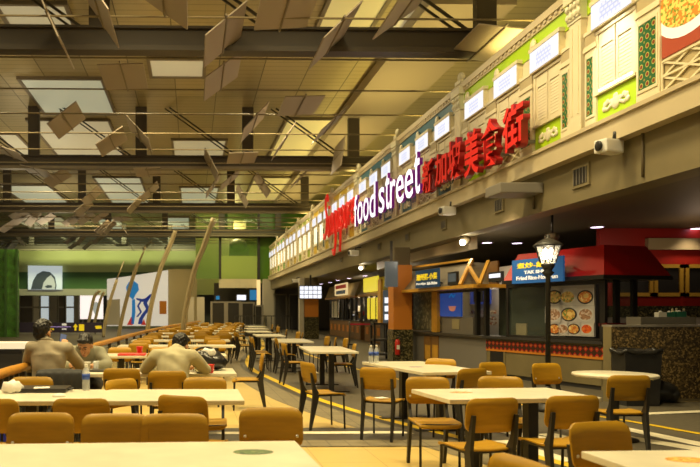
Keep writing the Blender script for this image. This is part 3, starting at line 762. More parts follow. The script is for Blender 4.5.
hd = h_.build('hood', 'red', t)
MB().b2((hu0, -.33, hz0 - .03), (cu_ + .02, vb_ + .02, hz0 + .04)).build('hood_rim', 'black', hd)
# window frames, glass and photo board
w = MB()
for px in (507, 546.5): w.b2((fr.u(px) - .03, 0, ct), (fr.u(px) + .04, .08, hz0))
w.b2((fr.u(507), 0, hz0 - .1), (LN, .08, hz0)); w.b2((fr.u(507), 0, ct), (LN, .08, ct + .05)); w.build('window_frame', 'black', t)
gl = MB().b2((fr.u(508), .03, ct), (fr.u(546), .04, hz0 - .05)).build('window_glass', 'glass', t)
MB().b2((-.2, .5, ct), (fr.u(546), .54, hz0 - .05)).build('serving_screen', mat('dim_green_interior', (.035, .045, .03), .5), t)
MB().b2((fr.u(512), .1, ct + .02), (fr.u(522), .13, fr.z(519, 323.5))).build('notice_card', 'card', t)
pb = fr.box(MB(), (551, 285.5), (594, 336), .02, .06).build('photo_board', mat('grey_photo_board', (.42, .40, .40), .4), t)
fs = [food_mat('dish_noodle', (.45, .22, .04), (.6, .4, .1), (.12, .2, .03), 26, .12), food_mat('dish_curry', (.5, .14, .02), (.62, .3, .06), (.7, .55, .2), 26, .12), food_mat('dish_meat', (.32, .17, .08), (.55, .42, .3), (.2, .1, .04), 26, .12), food_mat('dish_red', (.6, .08, .01), (.65, .2, .03), (.4, .04, .01), 26, .12)]
bowl = mat('dark_bowl_print', (.03, .03, .035), .4); bwhite = mat('white_bowl_print', (.62, .6, .57), .4); egg = mat('egg_print', (.75, .55, .18), .4)
card = mat('photo_card_print', (.55, .53, .52), .4)
for r_, (y, xs, fsel, rad) in enumerate([(297, (553.5, 567, 584.5), (0, 0, 1), 8.0), (314.5, (553, 568, 585), (2, 0, 2), 8.0), (329, (554, 562, 573, 586), (1, 2, 1, 3), 6.2)]):
    for c_, px in enumerate(xs):
        if px < 551: continue
        u, z = fr.u(px), fr.z(px, y); s = rad * .0125 * .0 + (fr.u(px + rad) - fr.u(px)) * 1.12
        zr = fr.z(px, y - rad * .95) - z
        def disc(rx, rz, v): 
            m_ = MB(); m_.prism([(u + rx * math.cos(a), v, z + rz * math.sin(a)) for a in [2 * math.pi * q / 20 for q in range(20)]], (0, -.003, 0)); return m_
        cd = MB().b2((u - s * 1.0, .016, z - zr * 1.12), (u + s * 1.0, .02, z + zr * 1.12)).build('dish_photo', card, pb)
        disc(s * .92, zr * .92, .015).build('bowl_print', bowl if (r_ + c_) % 2 == 0 else bwhite, cd) if False else None
        d1 = disc(s * .92, zr * .92, .0155); d1.mi = 0
        q0 = len(d1.bm.faces)
        d1.prism([(u + s * .74 * math.cos(a), .0118, z + zr * .74 * math.sin(a)) for a in [2 * math.pi * q / 20 for q in range(20)]], (0, -.003, 0))
        d1.bm.faces.ensure_lookup_table()
        for f in list(d1.bm.faces)[q0:]: f.material_index = 1
        if fsel[c_] == 0 or r_ == 0:
            q1 = len(d1.bm.faces); d1.prism([(u + s * .12 + s * .28 * math.cos(a), .008, z + zr * .1 + zr * .28 * math.sin(a)) for a in [2 * math.pi * q / 14 for q in range(14)]], (0, -.003, 0))
            d1.bm.faces.ensure_lookup_table()
            for f in list(d1.bm.faces)[q1:]: f.material_index = 2
        # the bowl, food and egg are one printed picture on the card
        me_ob = d1.build('dish_print', [bowl if (r_ + c_) % 2 == 0 else bwhite, fs[fsel[c_]], egg], None)
        bm_ = bmesh.new(); bm_.from_mesh(cd.data)
        for m__ in me_ob.data.materials: cd.data.materials.append(m__)
        n0 = len(bm_.faces); bm_.from_mesh(me_ob.data); bm_.faces.ensure_lookup_table()
        for f in list(bm_.faces)[n0:]: f.material_index += 1
        bm_.to_mesh(cd.data); bm_.free(); bpy.data.objects.remove(me_ob)
# near end booth beyond the corner post
sz = 1.23
e = MB(); e.b2((LN - .1, 0, ct), (LN + .02, .06, hz0)); e.build('corner_post', 'black', t)
vs = []
for px in (617, 634.5):
    # posts on the side face u=LN
    p = fr.p1; r = ray(px, 300); 
    # intersect ray with line p1 + n*v
    det = r.x * -fr.n.y + r.y * fr.n.x
    q = p - CAM; tt = (q.x * -fr.n.y + q.y * fr.n.x) / det; v = ((CAM + r * tt) - p).dot(fr.n); vs.append(v)
b = MB()
for v in vs: b.b2((LN - .05, v - .05, sz), (LN + .02, v + .05, hz0))
b.build('side_posts', 'black', t)
MB().b2((LN - .12, 0, sz - .06), (LN + .06, vs[1] + .1, sz)).build('side_sill', 'maroon', t)
MB().b2((LN - .08, .02, 0), (LN + .0, vs[1] + .1, sz - .06)).build('side_wall', 'olive_c', t)
MB().b2((LN - .02, .1, sz), (LN - .01, vs[1], hz0)).build('side_glass', 'glass', t)
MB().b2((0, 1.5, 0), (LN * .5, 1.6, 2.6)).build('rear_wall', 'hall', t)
# blue sign with yellow characters
sg = MB(); su0, su1 = fr.u(512, -.5), fr.u(563, -.5); sz0, sz1 = fr.z(538, 282.5, -.5), fr.z(538, 258, -.5)
sg.b2((su0, -.5, sz0), (su1, -.46, sz1)); sg = sg.build('sign_board', 'blue_sign', t)
W_, H_ = su1 - su0, sz1 - sz0
text_obj('characters', '煮炒-飯麵', W_ * .72, H_ * .24, .012, 'ysign', sg, (su0 + W_ * .11, -.5, sz0 + H_ * .62), (1, 0, 0), (0, 0, 1), .015)
text_obj('lettering', 'TAK SHIN', W_ * .46, H_ * .14, .012, 'wsign', sg, (su0 + W_ * .26, -.5, sz0 + H_ * .38), (1, 0, 0), (0, 0, 1), .03)
text_obj('lettering', 'Fried', W_ * .22, H_ * .17, .012, 'wsign', sg, (su0 + W_ * .1, -.5, sz0 + H_ * .13), (1, 0, 0), (0, 0, 1), .02); text_obj('lettering', 'Rice-Hor', W_ * .36, H_ * .17, .012, 'wsign', sg, (su0 + W_ * .35, -.5, sz0 + H_ * .13), (1, 0, 0), (0, 0, 1), .02); text_obj('lettering', 'Fun', W_ * .16, H_ * .17, .012, 'wsign', sg, (su0 + W_ * .75, -.5, sz0 + H_ * .13), (1, 0, 0), (0, 0, 1), .02)
b = MB()
for f_ in (.15, .85): b.bar((su0 + W_ * f_, -.46, sz1 - .05), (su0 + W_ * f_, -.28, sz1 - .12), .03, .03)
b.build('bracket', 'black', sg)
# ---- granite counter standing out at the right
ga = at_z(612, 402.5, 0); gx0, gy = ga.x, ga.y
gt = at_y(660, 325, gy).z
t = thing('serving_counter', 'tall speckled brown granite counter at the right edge behind the bin', 'counter', (gx0 + 1.2, gy + .35, 0), world=True)
MB().b2((gx0, gy, 0.06), (gx0 + 3.2, gy + .22, gt - .03)).build('granite_front', 'granite', t)
MB().b2((gx0 - .012, gy + .004, 0), (gx0, gy + .22, gt - .03)).build('end_panel', 'olive_c', t)
MB().b2((gx0 - .01, gy - .02, gt - .03), (gx0 + 3.2, gy + .26, gt)).build('counter_top', 'grey', t)
MB().b2((gx0, gy + .03, 0), (gx0 + 3.2, gy + .2, .06)).build('plinth', 'tan', t)
solo(MB().b2((at_y(637, 320, gy + .9).x, gy + .8, gt - .15), (at_y(692, 320, gy + .9).x, gy + 1.2, at_y(660, 317, gy + .9).z)), 'steel_tray_shelf', 'grey', 'low grey steel shelf behind the granite counter', 'shelf', (gx0 + 1.2, gy + 1, gt - .15))
for px, py0, w, h, m_, nm, lab in ((660.5, 318, .12, .1, 'white', 'tissue_box', 'white and purple tissue box on the shelf behind granite counter'), (669, 318, .13, .1, 'greenp', 'tissue_box', 'dark green tissue box in the middle behind granite counter'), (679, 318, .15, .11, 'greenp', 'tissue_box', 'dark green tissue box next to the clear bottles behind granite counter')):
    if 'greenp' not in M: M['greenp'] = mat('green_carton', (.02, .16, .10), .4)
    p = at_y(px, py0, gy + .95)
    q_ = MB().b2((p.x - w / 2 * 1.15, p.y - .06, p.z), (p.x + w / 2 * 1.15, p.y + .06, p.z + h))
    tb = solo(q_, nm, m_, lab, 'tissue box', (p.x, p.y, p.z))
    q_ = MB(); q_.ball((0, 0, h), (.03, .025, .025)); q_.build('tissue', 'paper', tb)
for px, m_, h, lab in ((672.5, 'cream', .15, 'cream condiment bottle, left one behind the tissue boxes'), (676.5, 'white', .16, 'white condiment bottle beside the cream one behind the tissue boxes'), (684, 'water', .15, 'clear jar at the right end behind the tissue boxes')):
    p = at_y(px, 318, gy + 1.12)
    bt = MB().lathe([(.035, 0), (.04, .02), (.04, h * .65), (.025, h * .8), (.015, h * .85)], p, 14)
    bb = solo(bt, 'condiment_bottle', m_, lab, 'bottle', p)
    MB().lathe([(.018, h * .85), (.018, h), (.008, h + .02)], (0, 0, 0), 10).build('cap', 'cream', bb)
# kitchen wall behind
KY = 16.0
struct(MB().b2((at_y(600, 300, KY).x, KY, 0), (14.2, KY + .15, 3.4)).build('wall_kitchen', 'redwall'))
zc0, zc1 = at_y(670, 250, KY).z, at_y(670, 243, KY).z
struct(MB().b2((at_y(645, 300, KY).x, KY - .12, zc0), (14.2, KY, zc1 + .1)).build('trim_21', 'tan'))
for i, (a, b, l) in enumerate(((652, 681, 'yellow framed dark kitchen window partly under the red hood'), (683, 714, 'yellow framed dark kitchen window at the right picture edge'), (613, 651, 'yellow framed dark kitchen window seen through the stall posts'))):
    x0, x1 = at_y(a, 300, KY).x, at_y(b, 300, KY).x; z0, z1 = at_y(670, 296.5, KY).z, at_y(670, 264.5, KY).z
    w_ = thing('kitchen_window', l, 'window', ((x0 + x1) / 2, KY, z0), world=True)
    MB().b2((x0, KY - .05, z0), (x1, KY - .01, z1)).build('pane', 'black', w_)
    f_ = MB(); wd = .085
    for p, q in (((x0, z0), (x1, z0 + wd)), ((x0, z1 - wd), (x1, z1)), ((x0, z0), (x0 + wd, z1)), ((x1 - wd, z0), (x1, z1))): f_.b2((p[0], KY - .09, p[1]), (q[0], KY - .01, q[1]))
    for q in range(1, 7):
        pass
    f_.build('frame', 'gold', w_)
z0, z1 = at_y(670, 318, KY).z, at_y(670, 311.5, KY).z
struct(MB().b2((at_y(605, 300, KY).x, KY - .05, 0), (14.2, KY - .01, z0 + .02)).build('trim_22', 'lgrey'))
struct(MB().b2((at_y(605, 300, KY).x, KY - .06, z0 + .02), (14.2, KY - .01, at_y(670, 306, KY).z)).build('trim_23', 'granite_d'))
# ---- grey-brown timber hooded stall
f2 = Front(g(405, 360.5), g(485, 375.0))
t = thing('food_stall', 'timber hooded food stall with amber X frames beside the orange pillar', 'food stall', f2.p0, f2.rz)
LN2 = f2.len; c2 = f2.z(480, 335.5)
MB().b2((0, .03, 0), (LN2, .6, c2 - .05)).build('counter_front', 'grey', t)
MB().b2((-.05, -.06, c2 - .05), (LN2, .65, c2)).build('counter_top', 'dgrey', t)
d_ = MB()
for a, b in ((424, 430.5), (431.5, 438)): f2.box(d_, (a, 336), (b, 360), .005, .04)
d_.build('cupboard_door', 'brownwood', t)
d_ = MB()
for a, b in ((425, 430), (432, 437.5)): f2.box(d_, (a, 345), (b, 359.5), -.003, .01)
d_.build('cupboard_slats', 'olwood', t)
z0, z1 = f2.z(440, 287, -.4), f2.z(475, 262, .0)
print('wood stall', LN2, c2, z0, z1)
hu0, hu1 = f2.u(403, -.3), f2.u(462, -.3)
h = MB(); v_ = [h.bm.verts.new(p) for p in ((f2.u(402, -.42), -.42, z0), (f2.u(460, -.42), -.42, z0), (f2.u(472, .02), .02, z1), (f2.u(411, .02), .02, z1), (f2.u(402, -.42), .5, z0), (f2.u(460, -.42), .5, z0), (f2.u(472, .02), .5, z1), (f2.u(411, .02), .5, z1))]
for f in ((0, 1, 2, 3), (7, 6, 5, 4), (0, 4, 5, 1), (3, 2, 6, 7), (0, 3, 7, 4), (1, 5, 6, 2)): h.bm.faces.new([v_[i] for i in f])
hd = h.build('hood', 'woodhood', t)
h = MB(); h.b2((hu0 - .15, -.48, z0 - .08), (LN2 + .4, .5, z0)); h.build('hood_rail', 'olwood', hd)
h = MB(); fp = lambda px, py, v: (f2.u(px, v), v, f2.z(px, py, v))
A0_, A1_ = fp(460, 285, -.46), fp(472, 259.5, -.03)
h.bar(A0_, A1_, .07, .07); am = tuple(A0_[q] * .28 + A1_[q] * .72 for q in range(3)); D0 = fp(479.5, 284, -.46)
h.bar(am, D0, .07, .06); h.bar(D0, fp(488.5, 261, -.1), .07, .06); h.bar(fp(411, 267.5, -.03), A1_, .06, .05)
h.build('x_frame', 'olwood', t)
MB().b2((hu1, .3, z0), (LN2, .34, z1)).build('hood_backing', 'brownwood', t)
sg = MB(); su0, su1 = f2.u(415.5, -.55), f2.u(438.5, -.55); sz0, sz1 = f2.z(427, 287.5, -.55), f2.z(427, 269.5, -.55); sg.b2((su0, -.55, sz0), (su1, -.51, sz1)); sg = sg.build('sign_board', 'navy_sign', t)
W_, H_ = su1 - su0, sz1 - sz0
text_obj('characters', '潮州粥-小菜', W_ * .9, H_ * .36, .012, 'ysign', sg, (su0 + W_ * .05, -.55, sz0 + H_ * .42), (1, 0, 0), (0, 0, 1), .012)
text_obj('lettering', 'Porridge', W_ * .42, H_ * .16, .012, 'wsign', sg, (su0 + W_ * .05, -.55, sz0 + H_ * .14), (1, 0, 0), (0, 0, 1), .02); text_obj('lettering', 'Side Dishes', W_ * .42, H_ * .16, .012, 'wsign', sg, (su0 + W_ * .53, -.55, sz0 + H_ * .14), (1, 0, 0), (0, 0, 1), .02)
b = MB()
for f_ in (.15, .85): b.bar((su0 + W_ * f_, -.52, sz0 + .1), (su0 + W_ * f_, -.36, sz0 + .1), .03, .03)
b.build('bracket', 'black', sg)
f2.box(MB(), (413.5, 291), (431.5, 330), .0, .05).build('chalkboard', 'chalk', t)
q = f2.box(MB(), (431.5, 290), (437, 332), -.02, .06).build('timber_post', 'olwood', t)
bp = f2.box(MB(), (440, 290), (461, 316.5), .05, .09).build('blue_poster', 'bluelit', t)
q = MB(); cu, cz_ = f2.u(452, .04), f2.z(452, 309, .04)
q.lathe([(.05, 0), (.12, .03), (.16, .12), (.17, .13)], (0, 0, 0), 14)
for v in q.bm.verts: v.co = Vector((cu + v.co.x * 1.3, .045 + v.co.y * .1, cz_ - .06 + v.co.z))
q.build('bowl_print', mat('pink_bowl_print', (.6, .22, .15), .4, emit=(.7, .25, .15), es=.4), bp)
q = MB(); q.tube([(cu - .16, .045, cz_ + .3), (cu - .05, .045, cz_ + .38), (cu + .06, .045, cz_ + .30), (cu + .16, .045, cz_ + .36)], .02, 6); q.build('steam_print', 'adblue', bp)
f2.box(MB(), (442, 317), (473, 334), .1, .5).build('counter_box', 'grey', t)
f2.box(MB(), (452, 319), (459, 329), .085, .1).build('notice_card', 'card', t)
q = MB()
for px in (475.5, 484.5): q.b2((f2.u(px) - .05, 0, c2), (f2.u(px) + .05, .1, z0))
q.b2((f2.u(438, 0), .02, z0 - .14), (LN2, .1, z0 - .07)); q.build('window_frame', 'black', t)
MB().b2((.3, 1.5, .6), (LN2, 1.6, z1)).build('inner_wall', 'lgrey', t)
q = f2.box(MB(), (470, 288), (486, 304), 1.3, 1.45).build('inner_hatch', 'adnavy', t)
f2.box(MB(), (473.5, 288), (482.5, 302), 1.28, 1.31).build('inner_pane', 'dark', q)
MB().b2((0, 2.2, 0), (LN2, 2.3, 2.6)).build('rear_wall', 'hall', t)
r_ = MB()
for z in (314, 320, 325): r_.b2((f2.u(474, .9), .8, f2.z(480, z, .9)), (f2.u(489, .9), 1.1, f2.z(480, z - 3.5, .9)))
r_.build('food_trays', food_mat('tray_food', (.35, .27, .18), (.55, .5, .4), (.35, .13, .06), 26), t)
for a, b, l in ((446, 455, 'dark menu screen standing on the timber hood ledge'), (486.5, 499.5, 'small lit menu screen at the right end of the timber hood')):
    u0, u1 = f2.u(a, -.5), f2.u(b, -.5)
    p = f2.p0 + f2.d * ((u0 + u1) / 2) + f2.n * -.42 + Vector((0, 0, z0 - .006))
    s = thing('menu_screen', l, 'screen', p, f2.rz)
    zz0, zz1 = 0.02, f2.z((a + b) / 2, 271.5, -.5) - z0
    MB().b2((-(u1 - u0) / 2, -.04, zz0), ((u1 - u0) / 2, .02, zz1), .008).build('casing', 'black', s)
    MB().b2((-(u1 - u0) / 2 + .04, -.046, zz0 + .08), ((u1 - u0) / 2 - .04, -.038, zz1 - .04)).build('display', 'screen_d' if a < 470 else 'screen', s)
    MB().b2((-.08, -.06, 0), (.08, .06, .025)).build('stand_foot', 'black', s)
# ---- orange pillars with granite feet
def pillar(px0, px1, pyb, pysplit, lab, ztop):
    a = at_z(px0, pyb, 0); b = at_y(px1, pyb, a.y); w = b.x - a.x
    t = thing('pillar', lab, 'pillar', (a.x + w / 2, a.y + w / 2, 0), group='orange pillars along the stalls')
    zs = at_y(px0, pysplit, a.y).z
    MB().b2((-w / 2 - .02, -w / 2 - .02, 0), (w / 2 + .02, w / 2 + .02, zs)).build('granite_base', 'granite_d', t)
    MB().b2((-w / 2, -w / 2, zs), (w / 2, w / 2, 2.75)).build('orange_shaft', 'orange', t)
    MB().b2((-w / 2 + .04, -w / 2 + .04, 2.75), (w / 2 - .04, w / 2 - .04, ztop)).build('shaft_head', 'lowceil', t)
    return t, w, a
pl, pw, pa = pillar(393.5, 412, 363, 329.5, 'orange pillar with dark granite foot and fire extinguisher', Z_S)
pl2, pw2, pa2 = pillar(304.5, 318.5, 339, 317, 'distant orange pillar with granite foot under the white menu screen', Z_S)
# fire extinguisher
p = at_y(397.5, 346, pa.y - .09)
ex = thing('fire_extinguisher', 'red fire extinguisher on the foot of the orange pillar', 'extinguisher', (p.x, p.y, p.z - .25))
MB().lathe([(.05, 0), (.07, .02), (.07, .36), (.05, .42), (.02, .44)], (0, 0, 0), 14).build('cylinder', 'redp', ex)
MB().tube([(0, 0, .44), (0, -.01, .5), (.06, -.02, .5), (.09, -.02, .42)], .014, 6).build('valve_hose', 'black', ex)
MB().b2((-.04, -.075, .16), (.04, -.066, .28)).build('sticker', 'paper', ex); MB().b2((-.05, .05, .2), (.05, .075, .3)).build('wall_bracket', 'black', ex)
# hanging screen panel beside pillar
p0 = at_y(385, 287, pa.y - .5); p1_ = at_y(397.5, 261.5, pa.y - .5)
t = thing('hanging_screen', 'grey back of a hanging screen left of the orange pillar', 'screen', ((p0.x + p1_.x) / 2, p0.y, p0.z), world=True)
MB().b2((p0.x, p0.y - .05, p0.z), (p1_.x, p0.y + .05, p1_.z), .01).build('casing', 'screen_d', t)
MB().b2(((p0.x + p1_.x) / 2 - .03, p0.y - .03, p1_.z), ((p0.x + p1_.x) / 2 + .03, p0.y + .03, Z_S + .12)).build('drop_pole', 'black', t)
# white menu screen before the distant pillar
p0 = at_y(299, 299, pa2.y - .5); p1_ = at_y(322, 285.5, pa2.y - .5)
t = thing('menu_screen', 'white lit wide menu screen hanging before the distant orange pillar', 'screen', ((p0.x + p1_.x) / 2, p0.y, p0.z), world=True)
MB().b2((p0.x, p0.y - .05, p0.z), (p1_.x, p0.y + .05, p1_.z)).build('casing', 'black', t)
q = MB(); ww, hh = (p1_.x - p0.x), (p1_.z - p0.z)
for i in range(5):
    for j in range(3): q.b2((p0.x + ww * (.03 + i * .192), p0.y - .06, p0.z + hh * (.05 + j * .31)), (p0.x + ww * (.2 + i * .192), p0.y - .049, p0.z + hh * (.32 + j * .31)))
q.build('menu_cells', 'screen', t)
MB().b2(((p0.x + p1_.x) / 2 - .04, p0.y - .03, p1_.z), ((p0.x + p1_.x) / 2 + .04, p0.y + .03, Z_S + .12)).build('drop_pole', 'black', t)
a = at_z(299.5, 339, 0); b = at_y(304, 339, a.y)
solo(MB().b2((a.x, a.y, 0), (b.x, a.y + .3, Z_S)), 'white_post', 'lgrey', 'slim pale post left of the distant orange pillar', 'post', ((a.x + b.x) / 2, a.y + .15, 0))
# ---- two farther stalls
def far_stall(ga_, gb_, lab, board, bm_mat, extra):
    f = Front(ga_, gb_); t = thing('food_stall', lab, 'food stall', f.p0, f.rz); L = f.len
    MB().b2((0, 0, 0), (L, .6, .95)).build('counter_front', 'brownwood', t); MB().b2((-.05, -.06, .95), (L + .05, .65, 1.0)).build('counter_top', 'dark', t)
    q = MB()
    n = max(3, int(L / 1.1))
    for i in range(n): u = L * (i + .5) / n; q.lathe([(.22, 0), (.22, .02)], (0, 0, 0), 14) if False else q.b2((u - .25, -.02, .35), (u + .25, 0, .7))
    q.build('counter_panels', 'orange', t)
    for i in range(n + 1): u = L * i / n; MB().b2((u - .06, .0, 1.0), (u + .06, .12, 2.2)).build('window_post', 'black', t)
    MB().b2((-.1, -.3, 2.2), (L + .1, .4, 2.3)).build('hood_rail', 'olwood', t)
    MB().prism([(0, -.28, 2.3), (0, .0, 3.0), (0, .4, 3.0), (0, .4, 2.3)], (L, 0, 0)).build('hood', 'tan', t)
    MB().b2((L * board[0], -.42, 2.35), (L * board[1], -.36, 3.0)).build('sign_board', bm_mat, t)
    MB().b2((0, 1.5, 0), (L, 1.6, 2.8)).build('inner_wall', 'lgrey' if extra else 'tan', t)
    q = MB(); r2 = random.Random(len(lab))
    for i in range(7): u = L * r2.uniform(.05, .95); z = r2.uniform(1.1, 1.7); q.b2((u - .25, 1.2, z), (u + .25, 1.4, z + r2.uniform(.2, .5)))
    q.build('kitchen_gear', 'dark', t)
    for m_, n_ in (('white', 5), ('olwood', 3), ('redp', 2), ('screen', 2), ('blab', 1)):
        for i in range(n_): u = L * r2.uniform(.05, .95); z = r2.uniform(1.05, 1.9); MB().b2((u - .16, 1.0, z), (u + .16, 1.15, z + r2.uniform(.15, .35))).build('kitchen_ware', m_, t)
    q = MB().b2((L * .06, .02, 1.1), (L * .3, .06, 2.1)).build('menu_poster', 'yboard' if not extra else 'paper', t)
    return t, f
fsA = far_stall((7.45, 28.2), (8.0, 22.2), 'far food stall with a bright yellow sign board', (.18, .62), 'yboard', False) if False else far_stall((8.55, 34.5), (8.35, 26.5), 'far food stall with a bright yellow sign board', (.20, .55), 'yboard', False)
fsB = far_stall((8.7, 44.0), (8.6, 35.6), 'farthest food stall with a cream poster sign', (.45, .85), 'cboard', True)
q = fsB[0]; L = fsB[1].len
b0 = [c for c in q.children if c.name.startswith('sign_board')][0]
MB().b2((L * .48, -.43, 2.72), (L * .82, -.42, 2.92)).build('red_strip', 'adred', b0); MB().b2((L * .5, -.43, 2.42), (L * .8, -.42, 2.62)).build('dark_strip', 'adhair', b0)
# bright drinks chiller beside pillar
p0 = at_z(383, 352, 0); y_ = p0.y
x0, x1 = at_y(384, 300, y_).x, at_y(394.5, 300, y_).x
t = thing('drinks_display', 'tall bright lit drinks display left of the orange pillar', 'display fridge', ((x0 + x1) / 2, y_ + .3, 0), world=True)
MB().b2((x0, y_, 0), (x1, y_ + .5, 1.0)).build('cabinet', 'dark', t)
MB().b2((x0, y_ + .1, 1.0), (x1, y_ + .5, at_y(390, 290, y_).z)).build('lit_case', 'screen_d', t)
q = MB()
for zz in (1.15, 1.45, 1.75): 
    for i in range(4): q.cyl((x0 + .08 + i * (x1 - x0 - .16) / 3, y_ + .06, zz), (x0 + .08 + i * (x1 - x0 - .16) / 3, y_ + .06, zz + .2), .04, 10)
q.build('bottle_row', 'screen', t)
MB().b2((x0 - .12, y_, 1.0), (x0 - .04, y_ + .4, at_y(386, 279, y_).z)).build('side_board', 'olwood', t)
# dark tray rack
a = at_z(374, 359.5, 0); b = at_y(391, 359.5, a.y)
t = thing('tray_rack', 'dark open tray rack with three shelves left of the orange pillar', 'rack', ((a.x + b.x) / 2, a.y + .2, 0), world=True)
q = MB()
for x in (a.x, b.x - .05):
    for y in (a.y, a.y + .4): q.b2((x, y, 0), (x + .05, y + .05, 1.1))
q.build('uprights', 'black', t)
for z in (.12, .55, 1.04): MB().b2((a.x, a.y, z), (b.x, a.y + .45, z + .06)).build('shelf', 'dark', t)
# barrier belt between two posts
t_ = None
for i, (px, lab) in enumerate(((349.5, 'black belt barrier post at the left end of the red belt'), (372, 'black belt barrier post at the right end of the red belt'))):
    p = at_z(px, 345, 0)
    t = thing('barrier_post', lab, 'barrier post', (p.x, p.y, 0))
    MB().lathe([(.17, 0), (.17, .02), (.04, .05), (.035, .06)], (0, 0, 0), 16).build('base', 'black', t)
    MB().lathe([(.032, .05), (.032, .95), (.04, .96), (.04, 1.02)], (0, 0, 0), 10).build('post', 'grey', t)
    if i == 0: t_ = (t, p)
    else:
        d = p - t_[1]; MB().bar((.0, 0, .9), (d.x, d.y, .9), .01, .07).build('belt', mat('red_belt', (.55, .03, .06), .5), t_[0])
# ---- fittings on the soffit
XW = XF + .05
def wallpt(px, py): return at_x(px, py, XW)
for i, (px, py, w, l) in enumerate(((582, 176, .5, 'square dark vent grille on the soffit wall under the lime front'), (500, 205, .42, 'dark vent grille below the grey canopy box'), (444.5, 224.5, .34, 'small dark vent grille between the camera housing and letters'), (408, 237, .34, 'small square vent grille under the word street'), (380, 246.5, .34, 'small square vent grille under the word food'), (342, 260, .34, 'small square vent grille near the red drooping tail'))):
    p = wallpt(px, py); t = thing('vent_grille', l, 'vent', p, world=True)
    MB().b2((XW - .03, p.y - w / 2, p.z - w * .36), (XW - .001, p.y + w / 2, p.z + w * .36)).build('frame', 'soffit', t)
    q = MB().b2((XW - .034, p.y - w * .38, p.z - w * .26), (XW - .03, p.y + w * .38, p.z + w * .26)).build('opening', 'black', t)
    q = MB(); 
    for k in range(5): q.b2((XW - .045, p.y - w * .36 + k * w * .18, p.z - w * .26), (XW - .034, p.y - w * .34 + k * w * .18, p.z + w * .26))
    q.build('louvre', 'grey', t)
for px, py, l in ((628, 147, 'white security camera on the soffit at upper right'), (459, 211, 'white camera box on the soffit below the red characters'), (361, 253, 'small white camera box on the soffit below the purple letters'), (300, 281, 'small camera box far along the soffit')):
    p = wallpt(px, py); t = thing('security_camera', l, 'camera', p)
    q = MB(); q.box((-.28, 0, 0), (.36, .22, .2), Matrix.Rotation(R(20), 3, 'Z'), .03); q.build('housing', 'white', t)
    MB().lathe([(.07, 0), (.075, .03), (.06, .04)], (0, 0, 0), 12).build('lens', 'black', t).matrix_local = Matrix.Translation((-.455, -.06, 0)) @ Matrix.Rotation(R(-90), 4, 'Y') @ Matrix.Rotation(R(0), 4, 'X')
    MB().tube([(-.2, 0, .1), (-.2, 0, .2), (0, 0, .22)], .03, 8).build('mount_arm', 'black', t)
for px, ya, yb_, l in ((644, 131, 177, 'dark conduit pipe down the soffit right of the security camera'), (534.5, 190, 209, 'dark conduit pipe down the soffit by the grey canopy')):
    p, q_ = wallpt(px, ya), wallpt(px, yb_)
    m_ = MB(); m_.tube([(p.x - .018, p.y, p.z), (q_.x - .018, p.y, q_.z)], .02, 8); solo(m_, 'conduit', 'lowceil', l, 'pipe', p)
# downlights in the low ceiling
ZLC = Z_S + .12
for i, (px, py, m_) in enumerate(((597, 227.5, 'lamp_p'), (645, 242.5, 'lamp_p'), (697, 229, 'lamp_p'), (517, 243.5, 'lamp_p'), (487, 243, 'lamp_p'), (365, 276, 'lamp_p'), (349, 278.5, 'lamp_p'), (338, 280.5, 'lamp_p'), (330, 282.5, 'lamp_p'), (321, 284, 'lamp_p'), (562, 219, None))):
    if m_ is None: continue
    p = at_z(px, py, ZLC - .02)
    t = thing('downlight', 'lilac glowing round downlight in the stall ceiling, %s from right' % ('first second third fourth fifth sixth seventh eighth ninth tenth'.split()[i]), 'downlight', p)
    MB().lathe([(.13, .0), (.13, .02)], (0, 0, 0), 16).build('lens', m_, t); 
    q = MB(); q.lathe([(.16, .005), (.17, .02)], (0, 0, 0), 16); q.build('rim', 'grey', t)
# two bright spot lamps under the soffit with housings
for px, py, l in ((465, 241, 'bright round spot lamp under the soffit left of the lamp post'), (362.5, 267, 'bright round spot lamp farther along under the soffit'), (552, 239, 'dark round spot lamp above the lantern')):
    p = at_x(px, py, XF + (.9 if px == 552 else .22)); p.z = min(p.z, ZLC - .1)
    t = thing('spot_lamp', l, 'spot lamp', p)
    MB().lathe([(.05, .0), (.11, .03), (.14, .12), (.12, .18), (.04, .2)], (0, 0, -.08), 16).build('housing', 'lowceil', t)
    MB().ball((-.08, -.06, -.04), (.07, .07, .07)).build('bulb', 'lamp' if px != 552 else 'dark', t)
    MB().cyl((0, 0, .1), (0, 0, ZLC - p.z), .025, 8).build('stem', 'black', t)
solo(MB().b2((6.76, 17.0, 2.98), (6.99, 25.5, ZLC), .02), 'boxed_duct', 'fascia', 'cream boxed duct under the soffit lit by the round spot lamp', 'duct', (6.87, 21, 2.98))
# ================================================================== street lamp
lp = at_z(548, 411.5, 0)
t = thing('street_lamp', 'old-style black lamp post with lit glass lantern before the red stall', 'lamp post', lp)
MB().lathe([(.16, 0), (.16, .05), (.12, .08), (.07, .2), (.055, .34), (.05, .36)], (0, 0, 0), 16).build('base', 'black', t)
zl = at_y(548, 263, lp.y).z; zt = at_y(548, 239, lp.y).z
MB().lathe([(.036, .3), (.033, zl - .2), (.05, zl - .18), (.085, zl - .14), (.05, zl - .11), (.07, zl - .08), (.10, zl - .02), (.03, zl)], (0, 0, 0), 14).build('post', 'black', t)
H = zt - zl
MB().lathe([(.10, zl), (.175, zl + H * .72)], (0, 0, 0), 8).build('lantern_glass', mat('frosted_lantern_glass', (.9, .85, .7), .25, alpha=.25, emit=(1, .85, .6), es=.5), t)
q = MB()
for k in range(8):
    a = 2 * math.pi * k / 8; q.bar((.105 * math.cos(a), .105 * math.sin(a), zl), (.18 * math.cos(a), .18 * math.sin(a), zl + H * .72), .012, .012)
q.build('lantern_cage', 'black', t)
